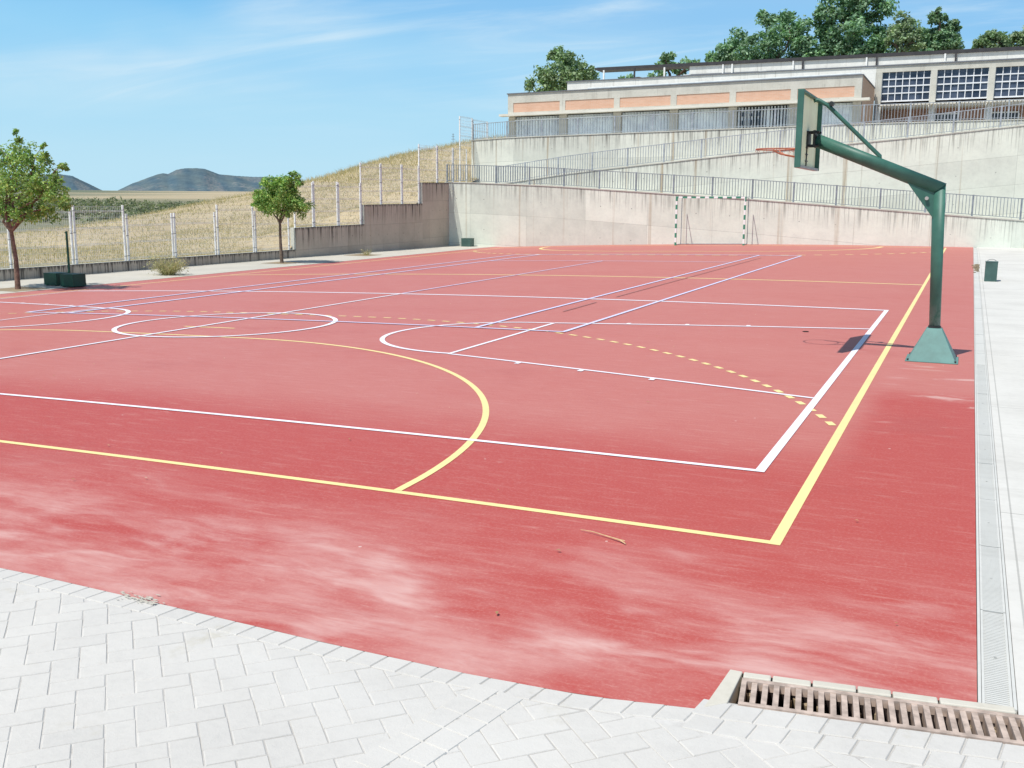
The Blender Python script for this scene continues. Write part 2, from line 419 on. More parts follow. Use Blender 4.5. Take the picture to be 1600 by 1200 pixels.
def sheet(mb, x0, x1, y0, y1, dz=0, step=1.0, y0b=None):
    n = max(1, int(math.ceil((x1-x0)/step)))
    for k in range(n):
        a = x0+(x1-x0)*k/n; b = x0+(x1-x0)*(k+1)/n
        mb.face([(a,y0,zg(a)+dz),(b,y0,zg(b)+dz),(b,y1,zg(b)+dz),(a,y1,zg(a)+dz)])
EDGE_X, FRONT_Y = 11.0, -2.06
YF = [(5.5,-2.03),(6.6,-2.035),(7.6,-2.075),(8.4,-2.11),(9.1,-2.118),(9.6,-2.095),(10.08,-2.005),(10.5,-2.0)]
def yf(x):
    for (a,b),(c,d) in zip(YF, YF[1:]):
        if x <= c: return b+(d-b)*max(0, x-a)/(c-a)
    return YF[-1][1]
def ds(x): return .13*max(0, min(x, 14)-10.15)      # the drain corner runs slightly askew
DA = math.atan(.13)
def askew(mb):
    c, s = math.cos(DA), math.sin(DA)
    mb.v = [(10.13+(x-10.13)*c-(y+1.66)*s, -1.66+(x-10.13)*s+(y+1.66)*c, z) for x, y, z in mb.v]; return mb
mb = MB()
xs_ = [-11+.5*k for k in range(33)]+[5.5+.2*k for k in range(23)]+[10.08]
for a, b in zip(xs_, xs_[1:]):
    if b-a > 1e-6: mb.face([(a,yf(a),zg(a)),(b,yf(b),zg(b)),(b,41.2,zg(b)),(a,41.2,zg(a))])
for k in range(4):
    a, b = 10.08+.23*k, 10.08+.23*(k+1)
    mb.face([(a,-1.652+ds(a),zg(a)),(b,-1.652+ds(b),zg(b)),(b,41.2,zg(b)),(a,41.2,zg(a))])
struct(mb.build('court_surface', M_court))

class Lines:
    def __init__(self, base): self.mb = MB(); self.dz = base
    def poly(self, pts, w, closed=False):
        """flat painted stroke following the court surface; every stroke sits a hair above the last"""
        self.dz += .00013; P = [Vector((p[0], p[1])) for p in pts]
        Q = [P[0]]
        for a, b in zip(P, P[1:]):
            n = max(1, int((b-a).length/.45))
            for k in range(1, n+1): Q.append(a.lerp(b, k/n))
        L, Rr = [], []
        for i, p in enumerate(Q):
            if closed: a, b = Q[(i-1) % (len(Q)-1)], Q[(i+1) % (len(Q)-1)]
            else: a, b = Q[max(i-1,0)], Q[min(i+1,len(Q)-1)]
            d = (b-a).normalized(); nrm = Vector((-d.y, d.x))*w/2
            L.append(p+nrm); Rr.append(p-nrm)
        for i in range(len(Q)-1):
            self.mb.face([(q.x, q.y, zg(q.x)+self.dz) for q in (Rr[i], Rr[i+1], L[i+1], L[i])])
    def dashes(self, pts, w, on, off, start=0):
        P = [Vector(p) for p in pts]; cum = [0]
        for a, b in zip(P, P[1:]): cum.append(cum[-1]+(b-a).length)
        def at(s):
            for i in range(len(P)-1):
                if s <= cum[i+1] or i == len(P)-2:
                    return P[i].lerp(P[i+1], (s-cum[i])/max(1e-9, cum[i+1]-cum[i]))
        s = start
        while s < cum[-1]-.02:
            e = min(s+on, cum[-1]); n = 4
            d0 = self.dz; self.poly([at(s+(e-s)*k/n) for k in range(n+1)], w); self.dz = d0
            s += on+off
        self.dz += .00013

def goal_curve(r, L0, sg, xmax):
    pts = []
    for k in range(0, 61):
        a = math.pi/2*k/60
        X, Yv = 1.5+r*math.cos(a), r*math.sin(a)
        if X <= xmax: pts.append((X, L0+sg*Yv))
    left = [(-x, y) for x, y in reversed(pts)]
    return pts + left

yl = Lines(.0022)
W = .066
yl.poly([(9.967, .0), (9.967, 40)], W); yl.poly([(-9.95, 0), (-9.95, 14)], .08); yl.poly([(-9.95, 14), (-9.95, 40)], .11)
yl.poly([(-9.93, .03), (10, .03)], .058); yl.poly([(-9.89, 39.95), (9.93, 39.95)], .12)
yl.poly([(-9.89, 19.55), (9.93, 19.55)], .13)
for L0, sg in ((.06, 1), (39.94, -1)):
    yl.poly([(7.5+0*sg, L0)] + goal_curve(6, L0, sg, 7.495) + [(-7.5, L0)], .06 if sg > 0 else .15)
    c9 = goal_curve(9, L0, sg, 9.93)
    yl.dashes(c9, .065 if sg > 0 else .16, *((.15, .15) if sg > 0 else (.3, .3)), .04)
    yl.poly([(-.5, L0+sg*7-.06*sg), (.5, L0+sg*7-.06*sg)], .06)
struct(yl.mb.build('yellow_court_lines', M_yel))

wl = Lines(.0052)
W = .07; XA, XB, YA, YB = -9.62, 9.60, 1.55, 13.35
wl.poly([(XA-.03, YA), (XB+.035, YA)], .055); wl.poly([(XA-.03, YB), (XB+.035, YB)], .115)
wl.poly([(XB, YA+.027), (XB, YB-.027)], W); wl.poly([(XA, YA+.027), (XA, YB-.027)], W)
CY = 7.47
for s, fx in ((1, 4.95), (-1, -4.62)):
    xe = s*9.565
    wl.poly([(xe, CY-2.97), (fx, CY-1.8)], .055); wl.poly([(xe, CY+2.97), (fx, CY+1.8)], .078)
    wl.poly([(fx, CY-1.77), (fx, CY+1.77)], .055)
    arcp = [(fx - s*1.77*math.cos(a), CY+1.77*math.sin(a)) for a in [math.pi*(k/40-.5) for k in range(41)]]
    wl.poly(arcp, .07 if s > 0 else .085)
    for t in (.24, .43, .625):
        for sg in (-1, 1):
            px = fx+(xe-fx)*t; py = CY+sg*(1.8+(2.97-1.8)*t)
            wl.poly([(px, py+sg*.03), (px, py+sg*.13)], .06)
cc = [(-.02+1.72*math.cos(2*math.pi*k/72), CY+1.72*math.sin(2*math.pi*k/72)) for k in range(73)]
wl.poly(cc, .078, closed=True)
wl.poly([(-.22, YA+.03), (-.22, YB-.05)], .068)
struct(wl.mb.build('white_court_lines', M_whi))

bl = Lines(.0100)
W = .068; TB, TT = 8.25, 31.2
for x in (5.50, 4.06, -4.40, -5.45):
    bl.poly([(x, TB+.03), (x, TT-.07)], W if x > 0 else .11)
bl.poly([(-5.475, TB), (5.525, TB)], W); bl.poly([(-5.475, TT), (5.525, TT)], .14)
bl.poly([(-4.375, 26.6), (4.035, 26.6)], .09); bl.poly([(-.22, 13.4), (-.22, 26.55)], .06)
struct(bl.mb.build('lilac_court_lines', M_blu))
gl = Lines(.0117); gl.poly([(4.46, 10.9), (4.44, 12.7)], .03); gl.poly([(4.44, 13.9), (4.43, 29.5)], .03)
struct(gl.mb.build('faded_grey_court_line', M_grey))

# boundary wall line (inner face) at the hillside
def bx(y): return -13.6 - .0294*(41.2-y)
mb = MB()
for y0, y1 in ((-8, 6), (6, 20), (20, 34), (34, 41.2)):
    mb.face([(bx(y0)-.1,y0,-.4825),(-11.0,y0,-.4825),(-11.0,y1,-.4825),(bx(y1)-.1,y1,-.4825)])
mb.face([(-11,-8,-.4825),(-11,-8,-.7),(-11,FRONT_Y,-.7),(-11,FRONT_Y,-.4825)])
struct(mb.build('sidewalk', M_walk))
mb = MB()
for (x0,x1,y0,y1) in ((11.142, 30, -1.697, 41.2), ):
    mb.face([(x0,y0+ds(x0),.004),(14,y0+ds(14),.004),(x1,y0+ds(x1),.004),(x1,y1,.004),(x0,y1,.004)])
mb.face([(11.142,-1.565,.004),(11.142,41.2,.004),(11.142,41.2,-.2),(11.142,-1.565,-.2)])
struct(mb.build('concrete_apron', M_apron))

# stamped herringbone paving in front of the court
def paving():
    mb = MB(); jb = MB(); Wd = .106; top = .0018
    r2 = math.sqrt(.5)
    def brick(poly, h):
        nv = len(poly); c = Vector((sum(p[0] for p in poly)/nv, sum(p[1] for p in poly)/nv))
        tl = (RND.uniform(-.007,.007),RND.uniform(-.007,.007))
        def zt(q): return h + (q.x-c.x)*tl[0]+(q.y-c.y)*tl[1]
        o, i2 = [], []
        for p in poly:
            d = (Vector(p)-c); l = d.length
            o.append(c+d*(1-.0035/l)); i2.append(c+d*(1-.0085/l))
        k = len(mb.v)
        for q in o: mb.v.append((q.x, q.y, -.0018+zg(q.x)))
        for q in i2: mb.v.append((q.x, q.y, zt(q)+zg(q.x)))
        mb.f.append(tuple(k+nv+a for a in range(nv))); mb.m.append(0)
        for a in range(nv):
            mb.f.append((k+a,k+(a+1)%nv,k+nv+(a+1)%nv,k+nv+a)); mb.m.append(0)
    x0, x1, y0, y1 = 1.0, 16.0, -8.0, -2.175
    for p in range(-120, 121):
        for q in range(-70, 71):
            ox, oy = p+2*q, p-2*q
            for (a,b,w,h) in ((ox,oy,2,1),(ox+2,oy-1,1,2)):
                pts = []
                for (u,v) in ((a,b),(a+w,b),(a+w,b+h),(a,b+h)):
                    X, Y = u*Wd, v*Wd
                    pts.append((8.0+(X-Y)*r2, -4.0+(X+Y)*r2))
                cx = sum(t[0] for t in pts)/4; cy = sum(t[1] for t in pts)/4
                y1 = (yf(cx)-.115) if cx < 9.97 else -2.175+ds(cx)
                if not (x0 < cx < x1 and y0 < cy < y1+.12): continue
                out = []
                for i in range(4):
                    A, B = pts[i], pts[(i+1) % 4]
                    if A[1] <= y1: out.append(A)
                    if (A[1] <= y1) != (B[1] <= y1):
                        t = (y1-A[1])/(B[1]-A[1]); out.append((A[0]+(B[0]-A[0])*t, y1))
                pts = out
                if len(pts) < 3 or max(t[1] for t in pts)-min(t[1] for t in pts) < .03: continue
                brick(pts, top*RND.uniform(.6, 1.0))
    # border course along the court, and the drain beyond it
    x = 0.5
    while x < 16:
        w = .118*RND.uniform(.97,1.03); sh = .02
        yt = FRONT_Y if x < 9.95 else -1.925
        if x < 9.97:
            brick([(x-sh,yf(x)-.115),(x+w-sh,yf(x+w)-.115),(x+w,yf(x+w)),(x,yf(x))], .0030)
        else:
            for yb, yt2 in ((-2.175, -2.055), (-2.055, -1.925)): brick([(x-sh,yb+ds(x)),(x+w-sh,yb+ds(x+w)),(x+w,yt2+ds(x+w)),(x,yt2+ds(x))], .0030)
        x += w
    # cross band of the same bricks
    a, b = Vector((9.18,-2.178)), Vector((8.70,-4.6)); d = (b-a).normalized(); s = Vector((-d.y, d.x))
    L = (b-a).length; t = 0
    while t < L:
        w = .117
        p0, p1 = a+d*t, a+d*(t+w)
        for s0, s1 in ((0,.115),(.115,.23)):
            brick([(p0+s*s0)[:], (p1+s*s0)[:], (p1+s*s1)[:], (p0+s*s1)[:]], .0048)
        t += w
    jb.face([(-13,-30,zg(-11)-.003),(10.12,-30,-.003),(10.12,FRONT_Y,-.003),(-13,FRONT_Y,zg(-11)-.003)])
    jb.v, jb.f, jb.m = [], [], []
    for k in range(48):
        u, w = -11+k*.5, -11+(k+1)*.5
        jb.face([(u,-30,zg(u)-.002),(w,-30,zg(w)-.002),(w,yf(w) if w <= 10.01 else -1.925+ds(w),zg(w)-.002),(u,yf(u) if w <= 10.01 else -1.925+ds(u),zg(u)-.002)])
    for k in range(8):
        u, w = 13+k*2, 15+k*2
        jb.face([(u,-30,-.002),(w,-30,-.002),(w,-1.925+ds(w),-.002),(u,-1.925+ds(u),-.002)])
    m2 = [1]*len(jb.f); off = len(mb.v)
    mb.v += jb.v; mb.f += [tuple(i+off for i in f) for f in jb.f]; mb.m += m2
    struct(mb.build('pavement', [M_pav, M_joint]))
paving()

# drain with cast slotted grate in the paving corner
def slotted_drain():
    t = thing('drain_grate', 'cast drain grate with dark slots set between the paving and the red court', 'drain', (11.6,-1.8,0))
    x0, x1, ya, yb = 10.150, 13.1, -1.900, -1.722
    askew(MB().box(x0, x1, ya-.01, yb+.01, -.42, -.40).box(x0-.001, x1, ya-.004, ya+.001, -.40, -.035).box(x0-.001, x1, yb-.001, yb+.004, -.40, -.035)).build('trench', M_void, t)
    f = MB(); f.box(x0-.02, x1, ya-.022, ya, -.03, .005); f.box(x0-.02, x1, yb, yb+.026, -.03, .005); f.box(x0-.02, x0, ya, yb, -.15, .005)
    askew(f).build('frame', M_cast, t)
    g = MB(); x = x0; p = .0425
    while x < x1:
        j = RND.uniform(-.001,.001)
        g.box(x+.021+j, x+p+j, ya, yb, -.05, .003+RND.uniform(-.001,.001)); x += p
    askew(g).build('slotted_grate', M_cast, t)
    d = MB()
    for k in range(26):
        px = RND.uniform(x0, 11.4); py = RND.choice((RND.uniform(ya,ya+.06), RND.uniform(yb-.05,yb)))
        s = RND.uniform(.006,.014); d.box(px-s,px+s,py-s,py+s,-.10,-.045+s*.3,rot=(RND.uniform(0,3),px,py))
    struct(askew(d).build('grit', M_dirt, t), 'stuff')
    s = MB(); s.prism([(10.05,-2.0,-.08),(10.126,-1.924,-.08),(10.126,-1.640,-.08),(10.074,-1.640,-.08)], (0,0,.085)); tag(s.build('corner_slab', M_kerb, bevel=.004), 'short pale concrete slab at the left end of the slotted drain', 'slab')
    labs = ['first pale kerb stone, at the left end of the drain grate', 'second pale kerb stone along the drain grate', 'third pale kerb stone from the left end of the drain grate',
            'fourth pale kerb stone from the left end of the drain grate', 'fifth pale kerb stone from the left end of the drain grate', 'last pale kerb stone by the drain grate, against the side channel']
    xs = [10.13, 10.245, 10.40, 10.57, 10.70, 10.87, 11.142]
    for k in range(6):
        b = MB(); b.box(xs[k]+.003, xs[k+1]-.003, -1.693, -1.644+RND.uniform(-.002,.005), -.1, .006+RND.uniform(0,.006), rot=(RND.uniform(-.012,.012), xs[k], -1.64))
        tag(askew(b).build('kerb_stone', M_kerb, bevel=.006), labs[k], 'kerb stone', 'kerb stones behind the drain grate')
slotted_drain()

def side_channel():
    t = thing('channel_drain', 'long galvanised channel drain down the right edge of the red court', 'drain', (11.07,10,0))
    x0, x1 = 11.003, 11.139
    MB().box(x0, x1, -1.60, 41.2, -.14, -.12).build('trench', M_void, t)
    f = MB(); f.box(x0, x0+.012, -1.528, 41.19, -.12, .006); f.box(x1-.012, x1, -1.528, 41.19, -.12, .006); f.build('frame', M_steel, t)
    y = -1.522; k = 0
    while y < 40.1:
        if 25.5 < y < 27.2: y += 1.0; k += 1; continue
        g = MB(); L = .994
        if y < 7:
            n = int(L/.017)
            for i in range(n): g.box(x0+.014, x1-.014, y+i*.017, y+i*.017+.011, -.014, .004 if k % 3 else .002)
            g.box(x0+.014, x0+.024, y, y+L, -.016, .0045); g.box(x1-.024, x1-.014, y, y+L, -.016, .0045)
            g.box((x0+x1)/2-.005, (x0+x1)/2+.005, y+.45, y+.462, -.01, .0055, 1)
        else:
            g.box(x0+.014, x1-.014, y, y+L-.012, -.014, .003+RND.uniform(-.002,.002))
        g.build('grating_cover', [M_steel, M_lip], t)
        y += 1.0; k += 1
side_channel()
def rubble(x, y, n, r, zz, s0, s1, rx=None):
    d = MB()
    for _ in range(n):
        px, py = RND.gauss(x, rx or r*.5), RND.gauss(y, r)
        s = RND.uniform(s0, s1); d.box(px-s,px+s,py-s*.8,py+s*.8,zz,zz+s*1.2,rot=(RND.uniform(0,3),px,py))
    return d
tag(rubble(11.07, 26.8, 60, 1.1, -.01, .012, .04, .035).build('broken_drain_rubble', M_dirt), 'brown rubble in the broken far stretch of the side channel', 'rubble')

# ------------------------------------------------------------------ hillside terrain
def sst(t): t = max(0, min(1, t)); return t*t*(3-2*t)
ZT = [(-60,-.4),(-20,-.4),(20,-.36),(26,-.28),(30,.30),(33.5,.64),(36,1.1),(38.6,1.6),(41,2.3),(46,3.3),(52,4.5),(55,5.25),(58,6.0),(66,6.6),(78,6.7),(100,5)]
ZS = [(-60,-.3),(28.4,-.26),(29.3,.62),(33.4,.66),(34.3,1.5),(38.45,1.56),(39.4,2.5),(41,2.6),(43.4,2.64),(48,3.7),(55,5.25),(58,6.0),(66,6.6),(100,5)]
GX = [(-200,.2),(-56,.25),(-50,.0),(-46,.0),(-42.6,.02),(-41.6,.10),(-39.4,.21),(-37,.28),(-35.9,.34),(-34.8,.40),(-33.2,.505),(-31.1,.605),(-30,.66),(-25,.86),(-20,.97),(-18,1),(0,1)]
FD = [(0,-5),(90,-4.2),(120,-3.2),(150,-2.4),(250,-.8),(330,-.2),(480,2.0),(700,5.6),(1100,6.5),(2200,6.5)]
def ip(tab, t):
    if t <= tab[0][0]: return tab[0][1]
    for (a,b),(c,d) in zip(tab, tab[1:]):
        if t <= c: return b+(d-b)*(t-a)/(c-a)
    return tab[-1][1]
def nz(x, y, s):  # cheap smooth value noise
    return (math.sin(x*s*1.3+y*s*.7)+math.sin(x*s*.6-y*s*1.1+2)+math.sin(x*s*2.3+y*s*1.9+5)*.5)/2.5
def terr(x, y):
    off = sst((bx(min(max(y,-30),48))-x)/6)
    near = 1-sst((bx(min(max(y,-30),48))-x-.6)/3)
    zt = ip(ZT, y)*(1-near)+ip(ZS, y)*near
    z = -.35+(zt+.35)*ip(GX, x) - 3.0*sst((-x-35)/17)
    z -= 11*sst((y-80)/60)
    z += off*(nz(x, y, .35)*.16 + nz(x, y, 1.1)*.05)
    d = math.hypot(x-10.8, y+5.6)
    return max(z, ip(FD, d)+nz(x, y, .03)*.8*sst((d-90)/80))
def gcol(x, y):
    d = math.hypot(x-10.8, y+5.6); n = nz(x, y, .5)*.5+.5; n2 = nz(x+40, y, .13)*.5+.5
    c = Vector((.50,.425,.295)).lerp(Vector((.42,.35,.24)), n)
    c = c.lerp(Vector((.54,.45,.30)), .5*n2)
    if d > 95:
        o = Vector((.17,.185,.12)).lerp(Vector((.25,.245,.17)), n2)
        f = sst((d-95)/25)*(1-sst((d-350)/120)); c = c.lerp(o, f)
        az = math.degrees(math.atan2(x-10.8, y+5.6)); c = c.lerp(Vector((.50,.42,.29)).lerp(Vector((.17,.195,.14)), sst((-42.6-az)/2)), sst((d-430)/80))
    return c
def add_tint(me, cols):
    at = me.attributes.new('tint', 'FLOAT_COLOR', 'POINT')
    a = np.ones((len(cols), 4), np.float32); a[:, :3] = cols
    at.data.foreach_set('color', a.ravel())
def terrain():
    us = [0,.15,.5,1,1.6,2.3,3.1,4,5,6,7.2,8.5,10,12,14,16,18,20,22,24,26,28,30,32,34,36,39,42,46,50,55,60,66,74,84,96,110,130,155,185,220,260,310,370,450,490,530,580,630,690,750,820,900,1000,1100,1250,1450,1700]
    ys = [-40,-25,-12,-4,2,7,11,14]+[14+.75*k for k in range(1,49)]+[51.5,53.5,56,59,62,66,70,75,80,88,97,108,122,138,158,182,210,245,290,350,430,470,520,570,630,690,760,840,930,1030,1150,1300,1500,1700]
    vs, fs, cols = [], [], []
    for y in ys:
        for u in us:
            x = bx(min(max(y,-30),60))-.17-u
            vs.append((x, y, terr(x, y))); cols.append(gcol(x, y)[:])
    n = len(us)
    for j in range(len(ys)-1):
        for i in range(n-1):
            a = j*n+i; fs.append((a+1, a, a+n, a+n+1))
    me = bpy.data.meshes.new('hillside'); me.from_pydata(vs, [], fs); me.materials.append(M_dry)
    me.polygons.foreach_set('use_smooth', [True]*len(fs)); add_tint(me, cols); me.update()
    o = bpy.data.objects.new('hillside', me); C.objects.link(o); struct(o)
terrain()

def tris_object(name, V, cols, mat, parent=None, tri=True):
    """V: (n,k,3) blades or leaves with k corners"""
    n, k, _ = V.shape
    off = np.zeros(3)
    if parent is not None: off = np.array(parent.location)
    me = bpy.data.meshes.new(name)
    me.vertices.add(n*k); me.vertices.foreach_set('co', (V-off).astype(np.float32).ravel())
    me.loops.add(n*k); me.loops.foreach_set('vertex_index', np.arange(n*k, dtype=np.int32))
    me.polygons.add(n); me.polygons.foreach_set('loop_start', np.arange(0, n*k, k, dtype=np.int32))
    me.materials.append(mat)
    add_tint(me, np.repeat(cols, k, axis=0)); me.update(calc_edges=True); me.validate()
    o = bpy.data.objects.new(name, me); C.objects.link(o)
    if parent is not None: o.parent = parent
    return o

def dry_grass():
    rg = np.random.default_rng(3)
    P = []; 
    def scatter(n, fx, ylo, yhi, ulo, uhi, h, pw=1.5):
        for _ in range(n):
            y = ylo+(yhi-ylo)*rg.random(); u = ulo+(uhi-ulo)*rg.random()**pw
            x = bx(min(y,60))-.2-u
            P.append((x, y, terr(x, y), h*(.5+rg.random()*.9), u))
    scatter(34000, 0, 11, 47, .05, 9, .125)
    scatter(34000, 0, 14, 62, 6, 36, .15, 1.0)
    scatter(16000, 0, 46, 70, .5, 26, .30, 1.0)
    P = np.array(P); n = len(P)
    a = rg.random(n)*2*np.pi; w = .007+.010*rg.random(n)+P[:,4]*.0005
    lean = rg.normal(0, .65, (n,2))*P[:,3:4]
    dx, dy = np.cos(a)*w, np.sin(a)*w
    V = np.zeros((n,3,3))
    V[:,0] = np.stack([P[:,0]-dx, P[:,1]-dy, P[:,2]-.02], 1); V[:,1] = np.stack([P[:,0]+dx, P[:,1]+dy, P[:,2]-.02], 1)
    V[:,2] = np.stack([P[:,0]+lean[:,0], P[:,1]+lean[:,1], P[:,2]+P[:,3]], 1)
    base = np.array([.56,.475,.325]); alt = np.array([.46,.39,.27]); gold = np.array([.60,.47,.27])
    t = rg.random((n,1)); s = (rg.random((n,1)) < .2)
    cols = np.where(s, gold, base*(1-t)+alt*t)*(.8+.4*rg.random((n,1)))
    struct(tris_object('dry_grass', V, cols, M_blade), 'stuff')
dry_grass()

# ------------------------------------------------------------------ foliage
def leaves(rg, centers, radii, n, size, cols, squash=.8, up=.5):
    """leaf quads scattered through small clumps; returns (V, colours)"""
    k = rg.integers(0, len(centers), n); c = centers[k]; r = radii[k][:,None]
    d = rg.normal(0, 1, (n,3)); d /= np.linalg.norm(d, axis=1)[:,None]
    rad = rg.random((n,1))**.5
    p = c + d*rad*r*np.array([1,1,squash])
    nrm = d*.6 + rg.normal(0, .6, (n,3)) + np.array([0,0,up]); nrm /= np.linalg.norm(nrm, axis=1)[:,None]
    t = np.cross(nrm, rg.normal(0, 1, (n,3))); t /= np.linalg.norm(t, axis=1)[:,None]
    b = np.cross(nrm, t)
    s = size*(.6+.8*rg.random((n,1)))
    V = np.stack([p-t*s*.15-b*s*.05, p+b*s*.32+t*s*.35, p+t*s*1.0, p-b*s*.32+t*s*.4], 1)
    cl = cols[rg.integers(0, len(cols), n)]*(.75+.5*rg.random((n,1)))
    # clump tone
    ct = .72+.56*rg.random(len(centers)); cl = cl*ct[k][:,None]
    return V, cl

def blob_clumps(rg, blobs, per, rel=.30, shell=.55):
    cs, rs = [], []
    for (c, r, w) in blobs:
        c = np.array(c); r = np.array(r)
        n = max(3, int(per*w))
        for _ in range(n):
            d = rg.normal(0,1,3); d /= np.linalg.norm(d)
            q = shell+(1-shell)*rg.random()
            cs.append(c+d*q*r); rs.append(rel*float(np.mean(r))*(.6+.8*rg.random()))
    return np.array(cs), np.array(rs)

def limb(mb, a, b, r0, r1, rg, n=4, wob=.06):
    a, b = np.array(a, float), np.array(b, float); L = np.linalg.norm(b-a)
    pts = []
    for k in range(n+1):
        t = k/n; p = a*(1-t)+b*t
        if 0 < k < n: p = p+rg.normal(0, wob*L, 3)*np.array([1,1,.5])
        if k: p = p+np.array([0,0,.10*L*math.sin(math.pi*t)])
        pts.append(p)
    mb.tube([tuple(p) for p in pts], [r0+(r1-r0)*k/n for k in range(n+1)], 6, False)

def tree(label, base, fork, blobs, per, nleaf, size, cols, r0, seed, bark, leafmat, rel=.3, shell=.5, group=None, twigs=16, name='tree', fill=0.2, lean=None):
    rg = np.random.default_rng(seed)
    t = thing(name, label, 'tree', base, group)
    cs, rs = blob_clumps(rg, blobs, per, rel, shell)
    mb = MB()
    base = np.array(base, float); fork = np.array(fork, float)
    mid = base*.5+fork*.5+np.array(lean if lean else rg.normal(0, .03, 3)*np.linalg.norm(fork-base))
    mb.tube([tuple(base-[0,0,.1]), tuple(base+[0,0,.08]), tuple(mid), tuple(fork)], [r0*1.35, r0*1.1, r0*.9, r0*.75], 9, False)
    hubs = []
    for (c, r, w) in blobs:
        c = np.array(c); h = fork*.4+c*.6
        limb(mb, fork-[0,0,.05], h, r0*.6, r0*.3, rg); hubs.append(h)
    hubs = np.array(hubs)
    for i in rg.choice(len(cs), min(twigs, len(cs)), replace=False):
        j = np.argmin(np.linalg.norm(hubs-cs[i], axis=1))
        limb(mb, hubs[j], cs[i], r0*.28, r0*.06, rg, 3, .08)
    mb.build('trunk', bark, t, smooth=True)
    V, cl = leaves(rg, cs, rs, nleaf, size, np.array(cols))
    tris_object('crown', V, cl, leafmat, t)
    return t

GREENS = [(0.253, 0.414, 0.103), (0.196, 0.356, 0.098), (0.368, 0.483, 0.138), (0.149, 0.282, 0.081), (0.437, 0.506, 0.161)]
OLIVE = [(0.317, 0.451, 0.134), (0.39, 0.488, 0.159), (0.232, 0.354, 0.104), (0.464, 0.512, 0.195), (0.195, 0.305, 0.091)]
DARKG = [(0.181, 0.318, 0.185), (0.265, 0.426, 0.262), (0.14, 0.253, 0.155), (0.342, 0.484, 0.314)]  # skyline greens lightened and greyed: distance haze put into the leaf colour
MIDG = [(0.273, 0.378, 0.211), (0.208, 0.317, 0.169), (0.348, 0.439, 0.257), (0.168, 0.25, 0.139)]
LIGHTG = [(0.316, 0.418, 0.25), (0.255, 0.351, 0.211), (0.372, 0.447, 0.282)]

zw = -.4825
tree('round young tree on a thin trunk before the stepped concrete wall', (-12.40,25.5,zw), (-12.42,25.5,1.0),
     [((-12.35,25.5,1.85),(1.0,1.0,.62),1.2),((-12.95,25.4,1.75),(.62,.7,.5),.6),((-11.75,25.5,1.7),(.62,.7,.55),.6),((-12.0,25.5,2.45),(.55,.55,.42),.45),((-12.7,25.5,2.3),(.5,.5,.35),.4),((-11.72,25.45,2.55),(.25,.3,.3),.18)],
     58, 17000, .066, GREENS, .060, 5, M_bark, M_leaf, .30, .35, None, 26, 'young_tree', lean=(-.02,0,0))
tree('taller loose-crowned tree with yellowing leaves beside the green weight boxes', (-11.72,13.35,zw), (-11.74,13.3,1.05),
     [((-11.7,13.2,2.3),(1.15,1.15,.8),1.4),((-10.6,13.1,2.2),(.8,.75,.65),.8),((-12.7,13.4,2.2),(.8,.8,.75),.8),((-11.5,13.2,3.0),(.75,.75,.42),.5),((-10.55,13.2,2.85),(.55,.5,.3),.3),((-12.1,13.3,1.6),(.9,.8,.32),.45),((-10.75,13.2,1.6),(.55,.6,.28),.3),((-11.05,13.2,3.35),(.2,.25,.22),.12),((-9.85,13.2,2.35),(.35,.3,.25),.16),((-9.85,13.1,1.9),(.5,.4,.35),.3),((-9.6,13.2,2.6),(.28,.25,.14),.1),((-10.9,13.2,1.45),(.7,.6,.3),.3),((-10.2,13.1,3.05),(.18,.2,.15),.06)],
     52, 15500, .064, OLIVE+GREENS[:3], .065, 8, M_bark2, M_leaf, .30, .30, None, 44, 'young_tree', lean=(.05,0,0))

# trees on the rise behind the school
BH = 5.6
GRP = 'trees behind the school roof'
def back_tree(label, x, y, blobs, per, nleaf, size, cols, seed, rel=.33):
    bb = [((bx_, y+dy, bz), r, w) for (bx_, dy, bz, r, w) in blobs]
    tree(label, (x, y, BH), (x, y, min(b[0][2] for b in bb)-.6), bb, per, nleaf, size, cols, .28, seed, M_bark, M_leafd, rel, .45, GRP, 14)
back_tree('bushy olive-green tree at the left end of the school roof', -20.7, 75, [(-20.7,0,12.0,(2.3,2.3,1.6),1.3),(-22.3,0,11.2,(1.3,1.5,.9),.5),(-19.2,0,11.6,(1.5,1.5,1.2),.6),(-20.9,0,13.2,(1.2,1.2,.8),.4),(-18.6,.3,12.4,(.6,.6,.5),.15)], 40, 10000, .23, MIDG, 21)
back_tree('small low tree peeping over the left part of the dark canopy', -11.5, 75, [(-12.0,0,12.6,(.8,.9,.8),.4),(-10.6,0,12.1,(1.2,1.2,.5),.5),(-12.6,0,11.7,(.9,.9,.7),.3),(-14.3,0,11.2,(1.6,1,.5),.4)], 26, 3200, .24, DARKG+LIGHTG[:1], 22)
back_tree('broad dark oak with gaps of sky in its crown, left of the tallest tree', -4.2, 75, [(-5.5,0,13.4,(1.9,1.8,1.5),.9),(-3.4,0,14.4,(1.4,1.6,1.6),.8),(-1.9,0,14.0,(1.3,1.5,1.3),.7),(-7.2,0,13.0,(1.2,1.2,1.0),.4),(-4.4,0,15.4,(.7,.7,.5),.2),(-.9,0,12.9,(1.0,1.0,1.0),.4),(-8.2,0,12.5,(.9,.9,.5),.3),(-6.8,0,12.0,(1.6,1.2,.8),.5),(-3.6,0,12.2,(2.2,1.2,.9),.7),(-.8,0,12.0,(1.3,1.2,.8),.4)], 40, 15000, .23, DARKG, 23, .36)
